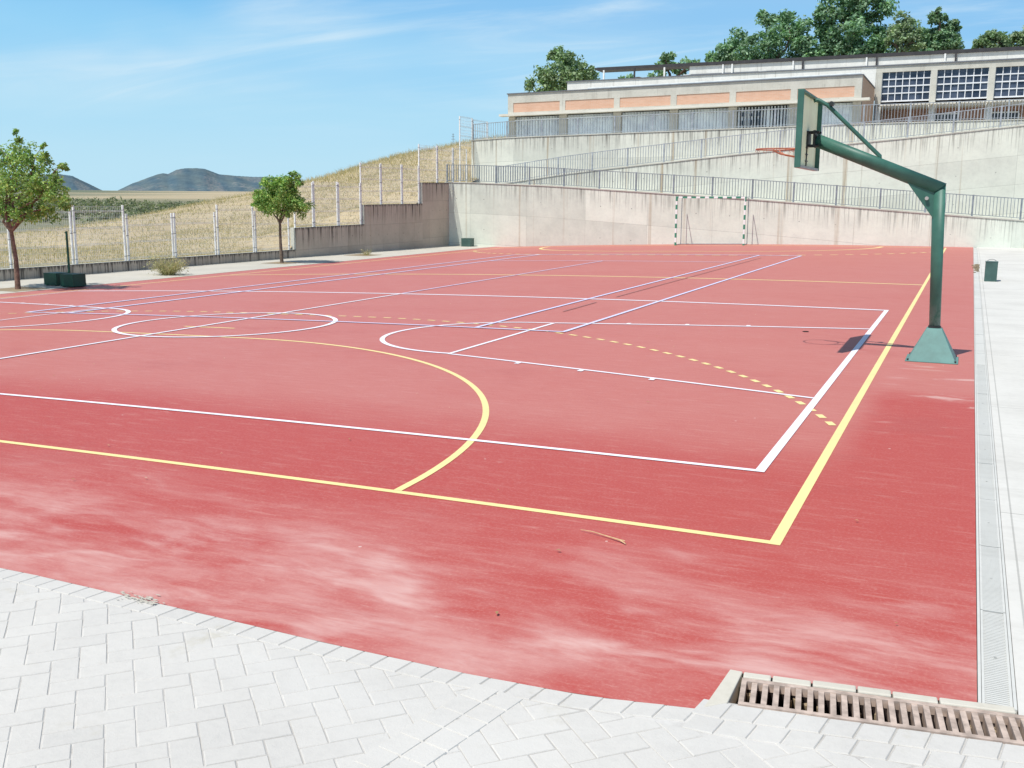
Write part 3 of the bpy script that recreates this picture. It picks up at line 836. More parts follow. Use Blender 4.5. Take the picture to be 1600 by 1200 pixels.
back_tree('tallest dark tree, cut off by the top of the photo', 1.7, 75, [(1.6,0,14.0,(2.3,2.1,2.1),1.4),(1.2,0,16.2,(1.7,1.7,1.5),.9),(3.2,0,15.6,(1.3,1.4,1.2),.6),(3.6,0,13.3,(1.3,1.4,1.2),.5),(.1,0,14.9,(1.0,1.2,1.3),.4),(2.2,0,17.6,(1.2,1.2,.8),.4),(1.5,0,12.4,(2.6,1.4,.9),.8),(4.2,0,12.3,(1.3,1.2,.8),.4)], 42, 18000, .24, DARKG, 24, .36)
back_tree('thin pale-leaved tree right of the tallest tree', 5.4, 73, [(5.4,0,13.9,(.9,.8,.95),.8),(6.1,0,13.2,(.8,.8,.8),.5),(5.7,0,13.4,(1.0,.9,.9),.6),(5.0,0,13.0,(.6,.6,.6),.3),(5.8,0,12.4,(1.2,.8,.5),.3)], 30, 4200, .17, LIGHTG, 25, .34)
back_tree('two-topped dark tree above the gym windows', 8.0, 75, [(7.6,0,14.0,(.7,.8,1.0),.5),(8.7,0,13.7,(.55,.7,.9),.45),(8.0,0,13.1,(1.2,1.1,.7),.6),(6.6,0,13.2,(1.1,1.0,.6),.5),(7.6,0,14.9,(.3,.3,.35),.12),(7.6,0,12.4,(1.9,1.1,.6),.7)], 36, 8500, .21, DARKG+MIDG[:1], 26, .34)
back_tree('low spiky-topped green bush tree over the gym roof', 11.0, 75, [(11.3,0,13.0,(.85,.8,.55),.5),(10.3,0,12.7,(.4,.5,.35),.15),(12.0,0,12.8,(.4,.4,.4),.2),(11.2,0,12.5,(1.3,.8,.4),.4)], 30, 3000, .2, MIDG, 27, .36)
back_tree('pale green tree at the right edge over the gym roof', 13.9, 75, [(13.4,0,13.0,(1.1,1.0,.65),.8),(12.8,0,12.5,(.9,.8,.4),.4),(14.6,0,13.2,(1.3,1.1,.8),.7),(16.5,0,12.9,(1.4,1.2,.8),.7),(14.2,0,12.5,(1.6,.9,.4),.4)], 32, 5000, .22, LIGHTG+MIDG[:1], 28, .33)

# far scrub belt and one bush that stands apart from it
def scrub():
    rg = np.random.default_rng(9); cs, rs = [], []
    for _ in range(760):
        d = 165+170*rg.random()**1.0; az = math.radians(-60+23*rg.random())
        x = 10.8+d*math.sin(az); y = -5.6+d*math.cos(az)
        r = (.8+1.5*rg.random())*(1 if d > 215 else .75)
        z = terr(x, y)
        for q in range(3): cs.append((x+rg.normal(0,r*.6), y+rg.normal(0,r*.6), z+r*.45*rg.random()+.2)); rs.append(r*.8)
    V, cl = leaves(rg, np.array(cs), np.array(rs), 42000, .55, np.array([(.20,.23,.14),(.25,.26,.17),(.29,.28,.19),(.17,.20,.125)]), .6)
    struct(tris_object('far_scrub', V, cl, M_leafd), 'stuff')
    d, az = 84, math.radians(-24.04-math.degrees(math.atan(575/1585)))
    x, y = 10.8+d*math.sin(az), -5.6+d*math.cos(az); z = terr(x, y)
    rg = np.random.default_rng(10)
    t = thing('shrub', 'dark round shrub alone in the dry field beyond the fence', 'shrub', (x, y, z))
    cs = np.array([(x+rg.normal(0,.7), y+rg.normal(0,.7), z+.5+1.1*rg.random()) for _ in range(30)])
    V, cl = leaves(rg, cs, np.full(30, .6), 2600, .26, np.array([(.085,.11,.06),(.065,.09,.05)]), .8)
    tris_object('foliage', V, cl, M_leafd, t)
    MB().tube([(x,y,z-.1),(x,y,z+.8)], [.09,.05], 6).build('stem', M_bark, t)
scrub()

# ------------------------------------------------------------------ far hills
def hill(label, prof, d0, d1, zbase, seed):
    """prof: (azimuth in degrees, crest height)"""
    rg = random.Random(seed); vs, fs, cols = [], [], []
    az0, az1 = prof[0][0], prof[-1][0]; n, m = 240, 44
    ph = [rg.uniform(0,6) for _ in range(8)]
    for j in range(m+1):
        t = j/m; 
        for i in range(n+1):
            az = az0+(az1-az0)*i/n; h = ip(prof, az)
            d = d0+(d1-d0)*t
            ridge = sum(math.sin(az*(1.3+.9*k)+ph[k]+t*3*(k % 3))/(k+2) for k in range(8))
            z = zbase+(h-zbase)*(math.sin(min(t,1)*math.pi/2)**.9)
            z += ridge*(h-zbase)*.05*math.sin(t*math.pi) + rg.uniform(-1,1)*.6*(1 if h > zbase+8 else .2)
            a = math.radians(az)
            vs.append((10.8+d*math.sin(a), -5.6+d*math.cos(a), z))
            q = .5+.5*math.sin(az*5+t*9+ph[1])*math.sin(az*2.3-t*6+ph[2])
            c = Vector((.085,.140,.175)).lerp(Vector((.125,.17,.18)), q)  # bluish tint paints distance haze into the hill colour
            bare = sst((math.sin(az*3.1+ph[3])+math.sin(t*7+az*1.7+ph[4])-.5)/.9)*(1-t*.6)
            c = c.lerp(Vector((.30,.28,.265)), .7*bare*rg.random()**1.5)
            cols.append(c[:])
    for j in range(m):
        for i in range(n):
            a = j*(n+1)+i; fs.append((a, a+1, a+n+2, a+n+1))
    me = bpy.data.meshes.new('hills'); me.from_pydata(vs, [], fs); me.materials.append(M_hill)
    me.polygons.foreach_set('use_smooth', [True]*len(fs)); add_tint(me, cols); me.update()
    o = bpy.data.objects.new('hills', me); C.objects.link(o); struct(o)
def paz(px): return -24.04+math.degrees(math.atan((px-800)/1585))
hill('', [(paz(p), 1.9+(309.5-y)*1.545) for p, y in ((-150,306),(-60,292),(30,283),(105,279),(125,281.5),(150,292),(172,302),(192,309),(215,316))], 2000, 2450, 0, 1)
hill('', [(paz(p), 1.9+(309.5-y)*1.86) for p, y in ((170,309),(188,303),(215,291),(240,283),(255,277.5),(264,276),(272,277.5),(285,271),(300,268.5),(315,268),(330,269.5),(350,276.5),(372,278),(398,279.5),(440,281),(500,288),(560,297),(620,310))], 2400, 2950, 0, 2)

# ------------------------------------------------------------------ stepped boundary wall and fences
def boundary():
    t = thing('boundary_wall', 'dark streaked concrete wall stepping up along the left side of the court', 'wall', (bx(20),20,zw))
    steps = [(-8,28.55,-.165,-.155),(28.55,33.5,.71,.755),(33.5,38.55,1.61,1.65),(38.55,45.2,2.66,2.74)]
    th = .24; zb = -.55
    for k, (y0,y1,z0,z1) in enumerate(steps):
        mb = MB(); n = 6
        for i in range(n):
            a = y0+(y1-y0)*i/n; b = y0+(y1-y0)*(i+1)/n; za = z0+(z1-z0)*i/n; zc = z0+(z1-z0)*(i+1)/n
            xa, xb = bx(min(a,41.2)), bx(min(b,41.2))
            mb.face([(xa,a,zb),(xb,b,zb),(xb,b,zc),(xa,a,za)], 0, [(a,za-zb),(b,zc-zb),(b,0),(a,0)])
            mb.face([(xb-th,b,zb),(xa-th,a,zb),(xa-th,a,za),(xb-th,b,zc)], 0, [(b,zc-zb),(a,za-zb),(a,0),(b,0)])
            mb.face([(xa,a,za),(xb,b,zc),(xb-th,b,zc),(xa-th,a,za)], 1)
            if i == 0: mb.face([(xa-th,a,zb),(xa,a,zb),(xa,a,za),(xa-th,a,za)], 1)
        if y1 > 45: pass
        mb.build('wall_section', [M_wall_boundary, M_coping], t)
boundary()

def fence(label, panels, plane):
    """panels: (y0, y1, zb, zt0, zt1 of the two end posts); wire mesh and round posts"""
    t = thing('wire_fence', label, 'fence', (plane(panels[0][0]), panels[0][0], panels[0][2]), 'white wire fences on the stepped wall')
    for (y0, y1, b0, b1, zt) in panels:
        x0, x1 = plane(y0), plane(y1)
        for (x, y, b) in ((x0,y0,b0),(x1,y1,b1)):
            p = MB(); p.box(x-.026,x+.026,y-.026,y+.026,b-.03,zt+.04)
            for z in (b+.16, b+(zt-b)*.55, zt-.12): p.box(x-.031,x+.031,y-.031,y+.031,z-.012,z+.012,1)
            p.build('post', [M_post, M_lip], t)
        w = MB(); m0 = max(b0, b1)+.06; H = zt-m0; nh = max(4, int(round(H/.17)))
        for k in range(nh+1):
            z = m0+H*k/nh; fold = (k % 3 == 0); r = .010 if fold else .0045
            w.tube([(x0,y0+.03,z),(x1,y1-.03,z)], r, 4, False)
            if fold: w.tube([(x0+.03,y0+.03,z+.04),(x1+.03,y1-.03,z+.04)], .009, 4, False)
        L = y1-y0; nv = int(L/.07)
        for k in range(1, nv):
            y = y0+L*k/nv; x = plane(y); r = .0018
            w.box(x-r,x+r,y-r,y+r,m0,zt)
        w.build('wire_mesh', M_wire, t)
fx = lambda y: bx(min(y, 41.2))-.13
fence('long row of white wire fence panels on the low wall at the left', [(11.2,13.30,-.2,-.2,1.36),(13.42,15.50,-.2,-.2,1.38),(15.62,17.70,-.18,-.18,1.58),(17.83,19.80,-.17,-.17,1.60),(19.93,21.94,-.16,-.16,1.32),(22.06,24.06,-.15,-.15,1.33),(24.20,26.16,-.15,-.15,1.60),(26.28,28.30,-.15,-.15,1.36)], fx)
fence('white wire fence on the first step of the wall, behind the round tree', [(28.72,29.93,.73,.73,2.5),(30.02,31.66,.74,.74,2.54),(31.76,33.40,.75,.75,2.52)], fx)
fence('white wire fence on the second step of the concrete wall', [(33.46,35.05,.8,1.62,3.40),(35.12,36.85,1.63,1.63,3.42),(36.93,38.42,1.64,1.64,3.42)], fx)
fence('white wire fence on the top step, at the corner of the ramps', [(38.48,40.2,1.70,2.68,4.44),(40.28,41.86,2.70,2.72,4.42),(41.94,43.46,2.73,2.75,4.40)], fx)
fence('tall white wire fence by the top terrace, left of the school', [(43.52,45.0,2.76,4.6,6.12),(45.08,46.9,4.7,4.9,6.06)], lambda y: -14.15)

# ------------------------------------------------------------------ ramps, retaining walls and railings
def wall_x(label, prof, y, th, zb, mat, n=40):
    """wall along x with a profiled top; UV = metres along, metres below the top"""
    t = thing('retaining_wall', label, 'wall', ((prof[0][0]+prof[-1][0])/2, y, zb))
    mb = MB(); cp = MB()
    xa, xb_ = prof[0][0], prof[-1][0]
    for k in range(n):
        a = xa+(xb_-xa)*k/n; b = xa+(xb_-xa)*(k+1)/n; za, zc = ip(prof,a), ip(prof,b)
        mb.face([(a,y,zb),(b,y,zb),(b,y,zc),(a,y,za)], 0, [(a,za-zb),(b,zc-zb),(b,0),(a,0)])
        mb.face([(b,y+th,zb),(a,y+th,zb),(a,y+th,za),(b,y+th,zc)], 0, [(b,zc-zb),(a,za-zb),(a,0),(b,0)])
        cp.hexa([(a,y-.03,za),(b,y-.03,zc),(b,y+th+.02,zc),(a,y+th+.02,za),(a,y-.03,za+.045),(b,y-.03,zc+.045),(b,y+th+.02,zc+.045),(a,y+th+.02,za+.045)])
    za, zc = prof[0][1], prof[-1][1]
    mb.face([(xa,y+th,zb),(xa,y,zb),(xa,y,za),(xa,y+th,za)], 0, [(0,za-zb),(.3,za-zb),(.3,0),(0,0)])
    mb.face([(xb_,y,zb),(xb_,y+th,zb),(xb_,y+th,zc),(xb_,y,zc)], 0, [(0,zc-zb),(.3,zc-zb),(.3,0),(0,0)])
    mb.build('wall_face', mat, t); cp.build('coping', M_coping, t)
Y1, Y2, Y3 = 41.2, 43.0, 44.8
P1 = [(-13.83,2.69),(-12.4,2.67),(-8.0,2.50),(-1.8,2.12),(1.5,1.92),(4.7,1.69),(8.3,1.42),(12.8,1.10),(22,.45)]
P2 = [(-13.9,2.40),(-11.4,2.64),(-8.0,3.10),(-5.9,3.33),(-4.0,3.51),(.3,3.93),(3.2,4.18),(6.2,4.41),(8.6,4.62),(12.5,5.0),(22,5.9)]
P3 = [(-14.1,4.96),(-11.7,5.07),(-2,5.22),(3,5.30),(6.0,5.34),(12.6,5.37),(24,5.42)]
wall_x('lowest pale concrete retaining wall standing behind the handball goal', P1, Y1, .25, -.62, M_wall_low)
wall_x('middle retaining wall whose top edge climbs to the right', P2, Y2, .25, -.6, M_wall_mid)
wall_x('upper stained retaining wall directly below the school windows', P3, Y3, .3, -.6, M_wall)
mb = MB()
for (pa, ya, yb) in ((P1, Y1+.25, Y2), (P2, Y2+.25, Y3)):
    for k in range(30):
        a = -13.8+k*1.19; b = a+1.19
        mb.face([(a,ya,ip(pa,a)-.06),(b,ya,ip(pa,b)-.06),(b,yb,ip(pa,b)-.06),(a,yb,ip(pa,a)-.06)])
struct(mb.build('ramp', M_walk))
mb = MB(); mb.box(-14.1, 26, Y3+.3, 66, -.5, 4.9); struct(mb.build('terrace', M_walk))

def railing(label, prof, y, x0, x1, h, mat, bay=1.82, n=14, start=None, rb=.0125):
    t = thing('railing', label, 'railing', (x0, y, ip(prof, x0)))
    z = lambda x: ip(prof, x)+.045
    xs = [x0]; x = start if start is not None else x0+bay
    while x < x1-.2: xs.append(x); x += bay
    xs.append(x1)
    tr = MB(); br = MB(); k = 0
    pts = [x0+(x1-x0)*i/60 for i in range(61)]
    for a, b in zip(pts, pts[1:]):
        for m, zo, hh in ((tr, h, .03), (br, .08, .022)):
            m.hexa([(a,y-.02,z(a)+zo-hh),(b,y-.02,z(b)+zo-hh),(b,y+.02,z(b)+zo-hh),(a,y+.02,z(a)+zo-hh),(a,y-.02,z(a)+zo),(b,y-.02,z(b)+zo),(b,y+.02,z(b)+zo),(a,y+.02,z(a)+zo)])
    tr.build('top_rail', mat, t); br.build('bottom_rail', mat, t)
    for x in xs:
        p = MB(); p.box(x-.036,x+.036,y-.026,y+.026,z(x)-.01,z(x)+h+.012); p.build('post', mat, t)
    for a, b in zip(xs, xs[1:]):
        m = MB(); nn = max(2, int(round((b-a)/bay*n)))
        for i in range(1, nn):
            x = a+(b-a)*i/nn; m.box(x-rb,x+rb,y-rb,y+rb,z(x)+.07,z(x)+h-.02)
        m.build('baluster_panel', mat, t)
railing('grey bar railing sloping down along the top of the lowest wall', P1, Y1+.10, -13.75, 21, .86, M_rail, start=-11.0)
railing('grey bar railing climbing to the right on the middle ramp wall', P2, Y2+.10, -11.8, 21, .88, M_rail2, start=-10.2)
railing('grey bar railing on the terrace edge in front of the school windows', P3, Y3+.12, -14.05, 23, .84, M_rail2, bay=2.0, n=15, rb=.009)
def wall_handrail():
    pass

# ------------------------------------------------------------------ school building (front, low)
def school():
    K, XC = .0125, -4.5
    x0, x1, y, y2 = -14.30, 5.28, 50.0, 57.0
    t = thing('school_building', 'long low school block with salmon brick panels and louvred windows above the terrace', 'building', (XC, y, 4.9))
    piers = [-14.13, -10.90, -7.66, -4.43, -1.22, 1.95, 5.10]
    w = MB()
    w.box(x0, x1, y, y+.25, 7.48, 7.98); w.box(x0, x1, y, y+.25, 6.84, 6.95)
    for i, p in enumerate(piers):
        hw = .17; a, b = p-hw, p+hw
        if i == 0: a = x0
        if i == 6: b = x1
        w.box(a, b, y, y+.25, 6.95, 7.48)
    w.box(x0, x0+.25, y+.25, y2, 4.9, 7.98); w.box(x0+.25, x1-.25, y+1.2, y+1.4, 4.9, 6.84)
    w.shear(K, XC).build('wall', M_band, t)
    MB().box(x1-.25, x1, y+.25, y2, 4.9, 7.98).shear(K, XC).build('side_wall', M_tan, t)
    r = MB(); r.box(x0+.25, x1-.25, y+.25, y2, 7.88, 7.94); r.shear(K, XC).build('roof', M_walk, t)
    f = MB(); f.box(x0-.05, x1+.05, y-.06, y+.3, 7.98, 8.035); f.box(x0-.05, x0+.3, y+.3, y2, 7.98, 8.035); f.box(x1-.3, x1+.05, y+.3, y2-.1, 7.98, 8.035); f.shear(K, XC).build('roof_flashing', M_flash, t)
    MB().tube([(-9.5,y-.0+.35,8.10+K*(-5)),(x1-.1,y+.35,8.10+K*(x1-XC))], .05, 8).build('gutter_pipe', M_gutter, t)
    l = MB(); l.box(x0-.35, x1+.45, y-.5, y-.003, 6.72, 6.84); l.shear(K, XC).build('ledge', M_soffit, t)
    for a, b in zip(piers, piers[1:]):
        MB().box(a+.17, b-.17, y+.03, y+.2, 6.95, 7.48).shear(K, XC).build('brick_panel', M_brick, t)
    for i, p in enumerate(piers):
        a, b = max(x0, p-.22), min(x1, p+.22)
        MB().box(a, b, y+.10, y+.45, 4.9, 6.72).shear(K, XC).build('pier', M_band, t)
    gaps = [.52, .28, .42, .36, .9, .22]
    for i, (a, b) in enumerate(zip(piers, piers[1:])):
        wn = MB(); a += .22; b -= .22
        n = 16; p = (b-a)/n
        rr = random.Random(40+i)
        for k in range(n):
            g = gaps[i]*rr.uniform(.6, 1.25)
            if i == 4 and 1 < k < 15 and rr.random() < .75: g = 1.35
            ang = math.radians(10+30*min(1, g)); hw = p*.5*(1.02-.45*min(1.2, g))
            cx = a+p*(k+.5); dx, dy = hw*math.cos(ang), hw*math.sin(ang)
            yy = y+.34
            wn.prism([(cx-dx, yy-dy, 4.95),(cx+dx, yy+dy, 4.95),(cx+dx+.012, yy+dy-.02, 4.95),(cx-dx+.012, yy-dy-.02, 4.95)], (0,0,1.74))
        wn.box(a, b, y+.16, y+.20, 6.50, 6.54)
        wo = wn.shear(K, XC).build('louvre_window', M_louv, t)
        pn = MB(); pn.box(a, b, y+.62, y+.64, 4.95, 6.72); pn.shear(K, XC).build('pane', M_glass2, wo)
        if i == 4:
            rr = random.Random(3)
            for k in range(3):
                cx = a+.35+k*.42
                for z in (5.35, 5.75, 6.2): MB().box(cx-.10, cx+.10, y+.12, y+.135, z, z+.14+.2*rr.random()).shear(K, XC).build('dark_opening', M_glass2, wo)
school()

# ------------------------------------------------------------------ gym building (behind, taller)
def gym():
    K, XC = .006, 5.0
    y = 57.2; x0, x1 = -13.4, 24.0; xg = 5.28
    t = thing('gym_building', 'taller hall behind the school with grids of white window bars and a dark canopy', 'building', (XC, y, 4.9))
    w = MB(); w.box(x0, xg, y, y+.3, 7.5, 9.33); w.box(x0, x0+.3, y+.3, y+6, 5, 9.33); w.shear(K, XC).build('parapet_wall', M_band2, t)
    b = MB(); b.box(xg, x1, y, y+.3, 9.0, 9.33); b.shear(K, XC).build('wall_band', M_band, t)
    f = MB(); f.box(x0-.06, x1, y-.06, y+.36, 9.33, 9.40); f.shear(K, XC).build('roof_flashing', M_flash, t)
    MB().box(x0+.3, x1, y+.3, y+8, 9.2, 9.28).shear(K, XC).build('roof', M_walk, t)
    ps = [5.46, 8.33, 11.25, 14.18, 17.1, 20.0, 23.0]
    for p in ps:
        MB().box(p-.16, p+.16, y-.06, y+.3, 7.22, 9.0).shear(K, XC).build('pier', M_band, t)
        MB().tube([(p,y+.15,4.9),(p,y+.15,7.22)], .19, 16).build('column', M_band2, t, smooth=True)
    for a, b in zip(ps, ps[1:]):
        a += .16; b -= .16
        fr = MB(); z0, z1 = 7.46, 9.0; yy = y+.12
        fr.box(a, b, yy-.05, yy+.02, z0-.08, z0+.0); nc, nr = 7, 4
        for k in range(nc+1):
            x = a+(b-a)*k/nc; s = .022
            fr.box(max(a,x-s), min(b,x+s), yy-.02, yy+.02, z0, z1-.001)
        for k in range(1, nr):
            z = z0+(z1-z0)*k/nr; s = .028 if k != 2 else .034
            fr.box(a, b, yy-.024, yy+.016, z-s, z+s)
        fo = fr.shear(K, XC).build('window', M_white, t)
        MB().box(a, b, yy+.03, yy+.05, z0-.08, z1).shear(K, XC).build('pane', M_glass, fo)
    c = MB(); x = xg+.35
    while x < x1: c.box(x, x+.16, y-.5, y-.02, 7.13, 7.20); x += .20
    c.box(xg+.3, x1, y-.48, y+.0-.07, 7.20, 7.23); c.shear(K, XC).build('corrugated_ledge', M_soffit, t)
    g = MB(); g.box(xg, x1, y+1.9, y+2.1, 4.9, 9.0); g.build('ground_floor_wall', M_dkbrick, t)
    for a in (9.2, 12.3, 15.1, 18.0):
        d = MB(); d.box(a-.9, a+.5, y+1.84, y+1.88, 5.0, 6.75); do = d.build('glazed_door', M_glass2, t)
        fr = MB()
        for q in (-.9,-.2,.5): fr.box(a+q-.03,a+q+.03,y+1.80,y+1.838,5.0,6.8)
        fr.box(a-.93,a+.53,y+1.80,y+1.838,6.75,6.82); fr.build('frame', M_louv, do)
    MB().box(xg, x1, y+.3, y+2.1, 7.10, 7.22).build('soffit', M_band, t)
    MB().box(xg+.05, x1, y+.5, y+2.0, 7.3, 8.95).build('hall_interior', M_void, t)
    # canopy with posts over the roof, and the wall behind it
    cy = 60.2
    cn = MB(); cn.box(-6.3, 25, cy, cy+.5, 10.25, 10.44); cn.box(-12.5, -6.3, cy, cy+1.3, 10.25, 10.44); cn.box(-12.62, -12.5, cy, cy+1.3, 10.30, 10.42); cn.build('canopy', M_dark, t)
    for i, px in enumerate((-12.0,-9.9,-7.9,-3.55,.75,5.0,9.3,13.6,17.9)):
        MB().box(px-.05, px+.05, cy-.02, cy+.06, 9.28, 10.249).build('canopy_post', M_dark if i in (1,4,5,6,7) else M_post, t)
        if i > 2: MB().box(px-.62, px-.53, cy-.01, cy+.06, 9.28, 10.249).build('downpipe', M_post, t)
    bw = MB(); bw.box(-6.29, 25, cy+.12, cy+.45, 9.28, 10.245); bw.build('roof_room_wall', M_band2, t)
    rl = MB(); rl.box(-6.2, 25, cy+.06, cy+.10, 9.70, 9.75); rl.build('roof_rail', M_flash, t)
    for px in (-5.8, -1.2, 4.4, 9.0, 13.4): MB().box(px-.22, px+.22, y+.6, y+.9, 9.28, 9.52).shear(K, XC).build('roof_vent', M_band2, t)
gym()
# ground of the rise behind the school
mb = MB()
for k in range(7):
    a = -23+k*10; mb.face([(a,66.01,4.9),(a+10,66.01,4.9),(a+10,70,BH),(a,70,BH)]); mb.face([(a,70,BH),(a+10,70,BH),(a+10,96,BH+1.0),(a,96,BH+1.0)])
    mb.face([(a,96,BH+1),(a+10,96,BH+1),(a+10,130,-3.5),(a,130,-3.5)])
struct(mb.build('hilltop', M_dirt))

# ------------------------------------------------------------------ basketball hoop
def hoop():
    cx, cy = 10.53, 7.67
    t = thing('basketball_hoop', 'green steel basketball hoop on a pyramid base at the right edge of the court', 'basketball hoop', (cx, cy, 0))
    h, tp = .275, .085
    b = MB(); i = [(cx-h,cy-h,.0),(cx+h,cy-h,0),(cx+h,cy+h,0),(cx-h,cy+h,0),(cx-tp,cy-tp,.39),(cx+tp,cy-tp,.39),(cx+tp,cy+tp,.39),(cx-tp,cy+tp,.39)]
    b.hexa(i); b.box(cx-h-.02,cx+h+.02,cy-h-.02,cy+h+.02,0.0,.012)
    b.build('base', M_green_base, t, bevel=.008)
    for sx in (-1, 1):
        for sy in (-1, 1): MB().tube([(cx+sx*(h-.012), cy+sy*(h-.012), .010), (cx+sx*(h-.012), cy+sy*(h-.012), .034)], .011, 6).build('bolt', M_bolt, t)
    MB().tube([(cx-.0,cy,.385),(cx,cy,.415)], .074, 20).build('collar', M_bolt, t)
    top = Vector((10.46, 7.64, 2.045)); r = .068
    # pole leans a little to the left
    bot = Vector((10.53, 7.67, .42)); pd = (top-bot).normalized()
    end = Vector((9.04, 7.46, 2.62)); ad = (end-top).normalized()
    def mitre(mb, p0, d0, p1, d1, r0, r1, cut_at_end=True, n=20):
        """tube from p0 to p1 whose end lies in the mitre plane between directions"""
        mn = (d0 - d1).normalized() if not cut_at_end else (d0 + d1)
        return mb
    nrm = (pd - (-1)*ad).normalized()            # plane normal for the mitre cut
    def cut_tube(p0, d, r0, plane_p, plane_n, r1, n=24):
        m = MB(); s = d.cross(Vector((0,1,0))).normalized(); u = s.cross(d).normalized()
        a, b2 = [], []
        L = (plane_p-p0).length
        for k in range(n):
            q = 2*math.pi*k/n; o = (math.cos(q)*s+math.sin(q)*u)
            a.append(p0+o*r0); base = p0+o*r1
            tt = (plane_p-base).dot(plane_n)/d.dot(plane_n)
            b2.append(base+d*tt)
        i = len(m.v); m.v += [tuple(p) for p in a+b2]
        for k in range(n): m.f.append((k,(k+1)%n,n+(k+1)%n,n+k)); m.m.append(0)
        m.f.append(tuple(reversed(range(n)))); m.m.append(0); m.f.append(tuple(range(n,2*n))); m.m.append(0)
        return m
    cut_tube(bot, pd, .064, top, nrm, .073).build('pole', M_green, t, smooth=False)
    cut_tube(end, -ad, .078, top, nrm, .082).build('arm', M_green, t, smooth=False)
    ao = [o for o in t.children if o.name.startswith(('pole','arm'))]
    for o in ao:
        for p in o.data.polygons: p.use_smooth = len(p.vertices) == 4
    # gusset below the joint
    g0 = top+ad*.40-Vector((0,0,.06)); g1 = top+pd*-.36+Vector((-.05,0,0)); g2 = top+pd*-.02+Vector((-.02,0,0))
    gm = MB(); gm.prism([g0+Vector((0,-.045,0)), g1+Vector((0,-.045,0)), g2+Vector((0,-.045,0))], (0,.09,0)); gm.build('gusset', M_green, t, bevel=.005)
    MB().tube([(top.x-.125,top.y-.09,top.z-.115),(top.x-.125,top.y-.03,top.z-.115)], .022, 10).build('bolt', M_lip, t)
    # backboard: a shallow tray seen from behind
    bxx, ya, yb, z0, z1 = 8.93, 6.62, 8.20, 2.27, 3.14; fw = .07
    bp = MB(); bp.box(bxx+.002, bxx+.016, ya+.02, yb-.02, z0+.02, z1-.02); bo = bp.build('backboard', M_cream, t)
    fr = MB()
    fr.box(bxx, bxx+fw, ya, ya+.025, z0, z1); fr.box(bxx, bxx+fw, yb-.025, yb, z0, z1); fr.box(bxx, bxx+fw, ya+.025, yb-.025, z1-.025, z1)
    fr.build('frame', M_green, bo, bevel=.004)
    MB().box(bxx, bxx+fw*.9, ya+.025, yb-.025, z0, z0+.03).build('bottom_lip', M_lip, bo)
    MB().box(bxx+.016, bxx+.030, 7.37, 7.385, z0+.03, 2.60).build('stiffener', M_bolt, bo)
    for z in (2.36, 2.44, 2.52): MB().box(bxx+.016, bxx+.032, 7.32, 7.44, z, z+.012).build('rung', M_bolt, bo)
    fl = MB(); fl.box(bxx+.016, bxx+.035, 7.34, 7.60, 2.54, 2.72); fl.box(end.x-.02, end.x+.005, 7.36, 7.58, 2.53, 2.73)
    for yy in (7.38,7.56):
        for z in (2.55,2.71): fl.tube([(bxx+.02,yy,z),(end.x+.05,yy,z)], .014, 8)
    fl.build('mounting_flange', M_bolt, t)
    # strut from board top to the arm
    s0 = Vector((bxx+.06, 7.48, 3.08)); s1 = Vector((9.16, 7.48, 3.02)); s2 = top+ad*.735+Vector((0,0,.10))
    st = MB(); st.tube([tuple(s0), tuple(s0+Vector((.05,0,.012))), tuple(s1), tuple(s2), tuple(s2+Vector((.0,0,-.05)))], [.022,.022,.024,.024,.022], 10)
    st.build('strut', M_green, t, smooth=True)
    MB().tube([(9.20,7.43,3.04),(9.20,7.53,3.04)], .028, 10).build('bolt', M_bolt, t)
    # rim with braces and net hooks
    ry, rz, rr = 7.42, 2.515, .225; rx = bxx-.14-rr
    rim = MB(); n = 44
    pts = [(rx+rr*math.cos(2*math.pi*k/n), ry+rr*math.sin(2*math.pi*k/n), rz) for k in range(n+1)]
    rim.tube(pts, .0085, 8, False)
    ro = rim.build('rim', M_red, t, smooth=True)
    br = MB()
    br.box(bxx-.012, bxx-.001, ry-.09, ry+.09, rz-.14, rz+.03)
    for s in (-1, 1):
        br.tube([(bxx-.006, ry+s*.07, rz), (rx+rr*.75, ry+s*.15, rz)], .010, 8)
        br.tube([(rx+.02, ry+s*rr*.99, rz), (rx+.03, ry+s*rr*.96, rz-.03), (rx+.10, ry+s*rr*.8, rz-.065), (bxx-.006, ry+s*.075, rz-.115)], .010, 8)
    br.build('brace', M_red, ro, smooth=True)
    for k in range(12):
        a = 2*math.pi*(k+.5)/12; p = (rx+rr*math.cos(a), ry+rr*math.sin(a), rz)
        MB().tube([(p[0],p[1],p[2]-.006),(p[0]-.006,p[1],p[2]-.025),(p[0]+.006,p[1],p[2]-.036)], .0035, 5).build('net_hook', M_red, ro)
hoop()

# ------------------------------------------------------------------ handball goal
def goal():
    xc, y = .17, 39.96
    t = thing('handball_goal', 'green and white striped handball goal against the lowest wall', 'goal', (xc, y, 0))
    for s in (-1, 1):
        x = xc+s*1.54; p = MB(); p.box(x-.04, x+.04, y-.04, y+.04, zg(x), 2.04); p.build('post', M_stripe, t, bevel=.004)
    c = MB(); c.box(xc-1.5, xc+1.5, y-.04, y+.04, 1.96, 2.04); c.build('crossbar', M_stripe, t, bevel=.004)
    for s in (-1, 1):
        x = xc+s*1.52; q = MB()
        q.tube([(x, y+.04, 2.0), (x, y+.86, 1.98), (x, y+.86, zg(x)+.02)], .017, 8)
        q.tube([(x, y+.04, zg(x)+.03), (x, y+.86, zg(x)+.03)], .017, 8); q.build('back_frame', M_rail, t)
    q = MB(); q.tube([(xc-1.52, y+.86, zg(xc-1.5)+.03), (xc+1.52, y+.86, zg(xc+1.5)+.03)], .017, 8); q.build('ground_bar', M_rail, t)
goal()

